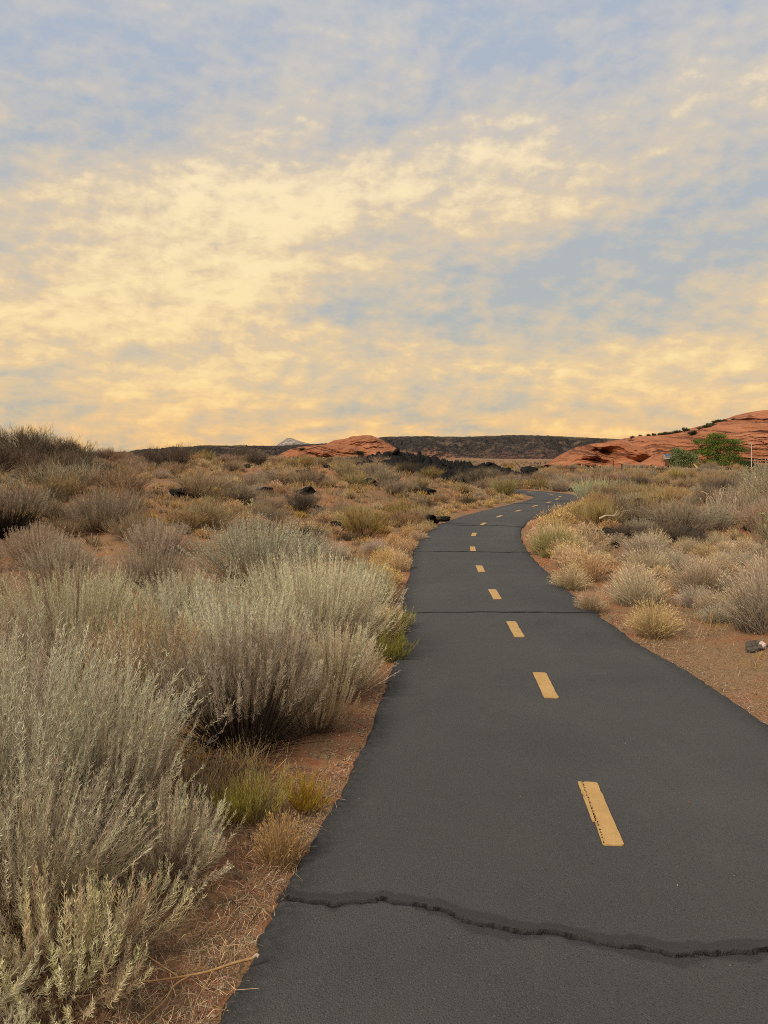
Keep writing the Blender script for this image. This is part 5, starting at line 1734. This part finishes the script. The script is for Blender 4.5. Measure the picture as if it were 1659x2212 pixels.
# ================================================================== uncountable cover: straw litter, twigs, tufts, gravel
def litter():
    rng = np.random.default_rng(77)
    n = 140000
    r = 1.6 + 11 * rng.uniform(0, 1, n) ** 1.9
    a = rng.uniform(-0.62, 0.62, n)
    x, y = r * np.sin(a), r * np.cos(a)
    d = path_dist(x, y)
    h = hw(y)
    dens = sstep(-0.2, 0.35, fbm(x * 1.4, y * 1.4, None, 88, 3) + 0.35)
    h = np.where(x < xc(y), hwl(y), hwr(y))
    keep = (d > h - 0.055 * rng.uniform(0, 1, n) ** 2.5) & (rng.uniform(size=n) < 0.25 + 0.75 * dens)
    x, y, r = x[keep], y[keep], r[keep]
    n = len(x)
    onp = path_dist(x, y) < np.where(x < xc(y), hwl(y), hwr(y)) + 0.01
    z = np.where(onp, 0.022, terr(x, y))
    th = rng.uniform(0, 2 * np.pi, n)
    ln = rng.uniform(0.015, 0.065, n) * rng.choice([1, 1, 1, 2.0], n)
    big = rng.uniform(size=n) < 0.03
    w = np.where(big, rng.uniform(0.0025, 0.005, n), rng.uniform(0.0008, 0.0018, n)) * (1 + 0.12 * r)
    dx, dy = np.cos(th) * ln * 0.5, np.sin(th) * ln * 0.5
    bend = rng.normal(size=n) * 0.18
    p0 = np.stack([x - dx, y - dy, np.where(onp, 0.022, terr(x - dx, y - dy)) + rng.uniform(0.001, 0.012, n)], -1)
    p2 = np.stack([x + dx, y + dy, np.where(onp, 0.022, terr(x + dx, y + dy)) + rng.uniform(0.001, 0.018, n)], -1)
    p1 = np.stack([x - dy * bend * 2, y + dx * bend * 2, np.maximum(z, (p0[:, 2] + p2[:, 2]) / 2) + rng.uniform(0.004, 0.02, n)], -1)
    c = np.where(big[:, None], jit(rng, (0.17, 0.115, 0.075), n, 0.3), jit(rng, (0.37, 0.25, 0.135), n, 0.35))
    dk = rng.uniform(size=n) < 0.4
    c = np.where(dk[:, None], c * np.array([0.45, 0.42, 0.42]), c)
    S = unit(np.stack([-dy, dx, rng.normal(size=n) * 0.01], -1))
    A = Acc()
    A.ribbons(np.stack([p0, p1, p2], 1), np.array([0.8, 1.0, 0.6])[None] * w[:, None], S, np.repeat(c[:, None], 3, 1))
    tag(mesh_obj('straw_litter', A.mesh('straw_litter'), M_litter), 'dry straw and twig litter covering the verges', None, None, 'stuff')


litter()


def tufts():
    rng = np.random.default_rng(99)
    n = 46000
    r = 3.5 + 72 * rng.uniform(0, 1, n) ** 1.7
    a = rng.uniform(-0.52, 0.52, n)
    x, y = r * np.sin(a), r * np.cos(a)
    d = path_dist(x, y)
    nz = fbm(x * 0.5, y * 0.5, None, 91, 3)
    keep = (d > 1.45 + 0.25 * rng.uniform(size=n)) & (rng.uniform(size=n) < sstep(-0.75, 0.5, nz)) & ~((x > 1.8) & (y < 14) & (rng.uniform(size=n) < 0.72))
    x, y, r = x[keep], y[keep], r[keep]
    n = len(x)
    z = terr(x, y)
    nb = 7
    i = np.repeat(np.arange(n), nb)
    m = n * nb
    s = (rng.uniform(0.05, 0.15, n) * (1 + 0.022 * r))[i]
    ph = rng.uniform(0, 2 * np.pi, m)
    b = np.stack([x[i] + rng.normal(size=m) * 0.02 * (1 + 0.05 * r[i]), y[i] + rng.normal(size=m) * 0.02, z[i] - 0.01], -1)
    lean = rng.uniform(0.1, 0.9, m)
    e = b + np.stack([np.cos(ph) * lean * s, np.sin(ph) * lean * s, s * rng.uniform(0.5, 1.1, m)], -1)
    md = (b + e) / 2 + np.stack([0 * s, 0 * s, 0.15 * s], -1)
    w = (0.0022 + 0.00042 * r)[i] * rng.uniform(0.6, 1.3, m)
    pal = np.array([(0.43, 0.31, 0.16), (0.36, 0.27, 0.17), (0.27, 0.20, 0.14), (0.46, 0.30, 0.12), (0.30, 0.26, 0.19)])
    c = pal[rng.integers(0, len(pal), n)][i] * (1 + rng.normal(size=(m, 1)) * 0.18)
    c = np.clip(c, 0.02, 0.8)
    A = Acc()
    A.ribbons(np.stack([b, e], 1), np.array([1.0, 0.4])[None] * w[:, None], rand_side(rng, unit(e - b)), np.stack([c * 0.7, c], 1))
    tag(mesh_obj('dry_grass', A.mesh('dry_grass'), M_litter), 'sparse short dry grass between the bushes', None, None, 'stuff')


tufts()


def far_scrub():
    """low scrub on the plain between the lava and the cliffs"""
    rng = np.random.default_rng(123)
    n = 9000
    y = 66 * (420 / 66) ** rng.uniform(0, 1, n)
    x = y * rng.uniform(-0.53, 0.53, n)
    keep = rng.uniform(size=n) < sstep(-0.7, 0.3, fbm(x * 0.06, y * 0.06, None, 131, 3))
    x, y = x[keep], y[keep]
    n = len(x)
    z = terr(x, y)
    nb = 10
    i = np.repeat(np.arange(n), nb)
    m = n * nb
    s = (rng.uniform(0.2, 0.55, n) * (1 + y * 0.001))[i]
    ph = rng.uniform(0, 2 * np.pi, m)
    b = np.stack([x[i] + rng.normal(size=m) * 0.25 * s, y[i] + rng.normal(size=m) * 0.25 * s, z[i] - 0.05], -1)
    le = rng.uniform(0.2, 1.0, m)
    e = b + np.stack([np.cos(ph) * le * s, np.sin(ph) * le * s, s * rng.uniform(0.4, 1.0, m)], -1)
    pal = np.array([(0.30, 0.22, 0.13), (0.20, 0.16, 0.10), (0.09, 0.075, 0.05), (0.14, 0.13, 0.08), (0.05, 0.042, 0.035), (0.36, 0.26, 0.13)])
    c = np.clip(pal[rng.integers(0, len(pal), n)][i] * (1 + rng.normal(size=(m, 1)) * 0.2), 0.01, 0.8)
    w = s * rng.uniform(0.12, 0.3, m)
    A = Acc()
    A.ribbons(np.stack([b, e], 1), np.array([1.0, 0.5])[None] * w[:, None], rand_side(rng, unit(e - b)), np.stack([c * 0.9, c], 1))
    tag(mesh_obj('far_scrub', A.mesh('far_scrub'), M_litter), 'low scrub on the plain before the domes and cliffs', None, None, 'stuff')


far_scrub()


def gravel():
    rng = np.random.default_rng(55)
    n = 4500
    s0 = rng.uniform(0.8, 26, n) ** 1.0
    s0 = 14.9 + 0.9 + (s0 - 0.8) * rng.uniform(0.05, 1, n)
    cx, cy = np.interp(s0, CLS, CLF[:, 0]), np.interp(s0, CLS, CLF[:, 1])
    side = rng.choice([-1, 1], n)
    off = side * (np.where(side < 0, hwl(cy), hwr(cy)) + np.abs(rng.normal(size=n)) * 0.10 - 0.015)
    on = rng.uniform(size=n) < 0.03
    off = np.where(on, rng.uniform(-1, 1, n) * hw(cy), off)
    x, y = cx + off, cy - off * 0.07
    z = np.where(on, 0.029, np.maximum(terr(x, y), -0.01))
    sz = rng.uniform(0.002, 0.007, n) * np.where(on, 0.55, 1.0)
    base = np.array([(1, 0, 0), (-1, 0, 0), (0, 1, 0), (0, -1, 0), (0, 0, 0.8), (0, 0, -0.8)], float)
    F = np.array([(0, 2, 4), (2, 1, 4), (1, 3, 4), (3, 0, 4), (2, 0, 5), (1, 2, 5), (3, 1, 5), (0, 3, 5)])
    V = x[:, None, None] * 0 + base[None] * (1 + 0.35 * rng.normal(size=(n, 6, 1))) * sz[:, None, None]
    V = V + np.stack([x, y, z + sz * 0.3], -1)[:, None]
    T = F[None] + (np.arange(n) * 6)[:, None, None]
    pal = np.array([(0.34, 0.26, 0.20), (0.30, 0.16, 0.10), (0.10, 0.085, 0.075), (0.42, 0.35, 0.30)])
    c = pal[rng.integers(0, 4, n)]
    A = Acc()
    A.add(V.reshape(-1, 3), None, T.reshape(-1, 3), np.repeat(c, 6, 0))
    tag(mesh_obj('gravel', A.mesh('gravel'), M_litter), 'fine gravel along the path edges', None, None, 'stuff')


gravel()


# ================================================================== labels: which bush is which, told by the landmark it stands next to
LAND = [(-1.5, 55, 'the left end of the lava flow'), (2.2, 36, 'the near tongue of the lava flow'), (4.5, 58, 'the right end of the lava flow'), (1.4, 49, 'the middle of the lava flow'), (3.0, 32.5, 'the foot of the lava flow'), (1.4, 42, 'the waist of the lava flow'), (-6.3, 12.8, 'the big grey bush with the black base'), (-1.5, 9.4, 'the rounded blue-green sagebrush'), (-11.6, 22.5, 'the big bush on the left hill'),
        (-8.55, 19.7, 'the dark olive bush'), (-4.25, 17.8, 'the vase-shaped grey shrub'), (-7.1, 17.2, 'the fan-shaped grey-brown shrub'), (-0.4, 15.3, 'the olive-green rabbitbrush by the path'),
        (0.75, 18.9, 'the rock heap at the bend'), (-3.2, 20.0, 'the flat black rock'), (-2.2, 21.5, 'the upright black rock'), (-8.4, 30.5, 'the large bare skyline bush'), (-7.9, 43, 'the lone round skyline bush'),
        (4.55, 29.5, 'the rabbitbrush at the path\'s far end'), (-14.1, 30.2, 'the crest bushes of the left hill'), (11.4, 60, 'the tall standing lava block'), (7.35, 26.5, 'the pale sagebrush at the far bend'),
        (6.6, 18.8, 'the largest black boulder'), (9.8, 19.2, 'the tall feathery sagebrush at right'), (7.3, 14.6, 'the pale cactus'), (7.2, 16.3, 'the pale dead stalks'), (4.35, 14.9, 'the grey boulder with bleached wood'),
        (3.05, 13.25, 'the green topped grass clump'), (2.4, 6.85, 'the lone straw clump on red sand'), (3.3, 6.55, 'the large grey clump above the rock'), (3.55, 10.4, 'the dark grey clump mid-field'),
        (11.3, 20.8, 'the lava mass at the right edge'), (26.5, 72, 'the solar post'), (30, 80, 'the green trees'), (18.5, 62, 'the thin marker post'), (0.2, 24, 'the straw slope left of the path'), (-4, 27, 'the middle of the left rise'), (0.1, 7.1, 'the yellow-green path-edge weed'), (0.2, 11.5, 'the second sealed crack')]
WORD = {'sage': 'grey-green sagebrush', 'grey': 'grey twiggy shrub', 'dark': 'dark twiggy shrub', 'brown': 'tan-brown shrub', 'rabbit': 'yellowish rabbitbrush', 'grass': 'straw-tipped grass clump',
        'grassn': 'fine tan grass clump', 'grassg': 'grey grass clump', 'orange': 'golden grass tuft', 'straw': 'pale straw tuft', 'stone': 'dark lava stone', 'block': 'jagged lava block'}
ORD = ['first', 'second', 'third', 'fourth', 'fifth', 'sixth', 'seventh', 'eighth', 'ninth', 'tenth', 'eleventh', 'twelfth', 'thirteenth', 'fourteenth', 'fifteenth', 'sixteenth', 'seventeenth', 'eighteenth', 'nineteenth', 'twentieth']
MED = {}
for o_, k, x, y, s, w in RECS:
    MED.setdefault(k, []).append(s)
MED = {k: sorted(v)[len(v) // 2] for k, v in MED.items()}
buckets = {}
for o_, k, x, y, s, w in RECS + [(st[2], 'stone', st[0], st[1], 1.0, 'lying in the dry grass') for st in STONES] + [(st[2], 'block', st[0], st[1], 1.0, 'on the lava flow') for st in BLOCKS]:
    best = min(LAND, key=lambda L_: ((x / y - L_[0] / L_[1]) * 30) ** 2 + (math.log(y / L_[1]) * 12) ** 2)
    lat, dep = (x / y - best[0] / best[1]) * 30, math.log(y / best[1]) * 12
    rel = ('right of' if lat > 0 else 'left of') if abs(lat) > abs(dep) else ('behind' if dep > 0 else 'in front of')
    size = '' if k in ('stone', 'block') else ('larger ' if s > MED[k] else 'smaller ')
    buckets.setdefault((size + WORD[k], rel, best[2]), []).append((math.hypot(lat, dep), o_, w))
for (wd, rel, lm), lst in buckets.items():
    lst.sort(key=lambda q: q[0])
    for i, (_, o_, w) in enumerate(lst):
        if len(lst) == 1:
            o_['label'] = wd + ' ' + rel + ' ' + lm
        else:
            o_['label'] = ORD[min(i, 19)] + ' ' + wd + ' ' + rel + ' ' + lm
        o_['group'] = wd.replace('larger ', '').replace('smaller ', '') + 's ' + w
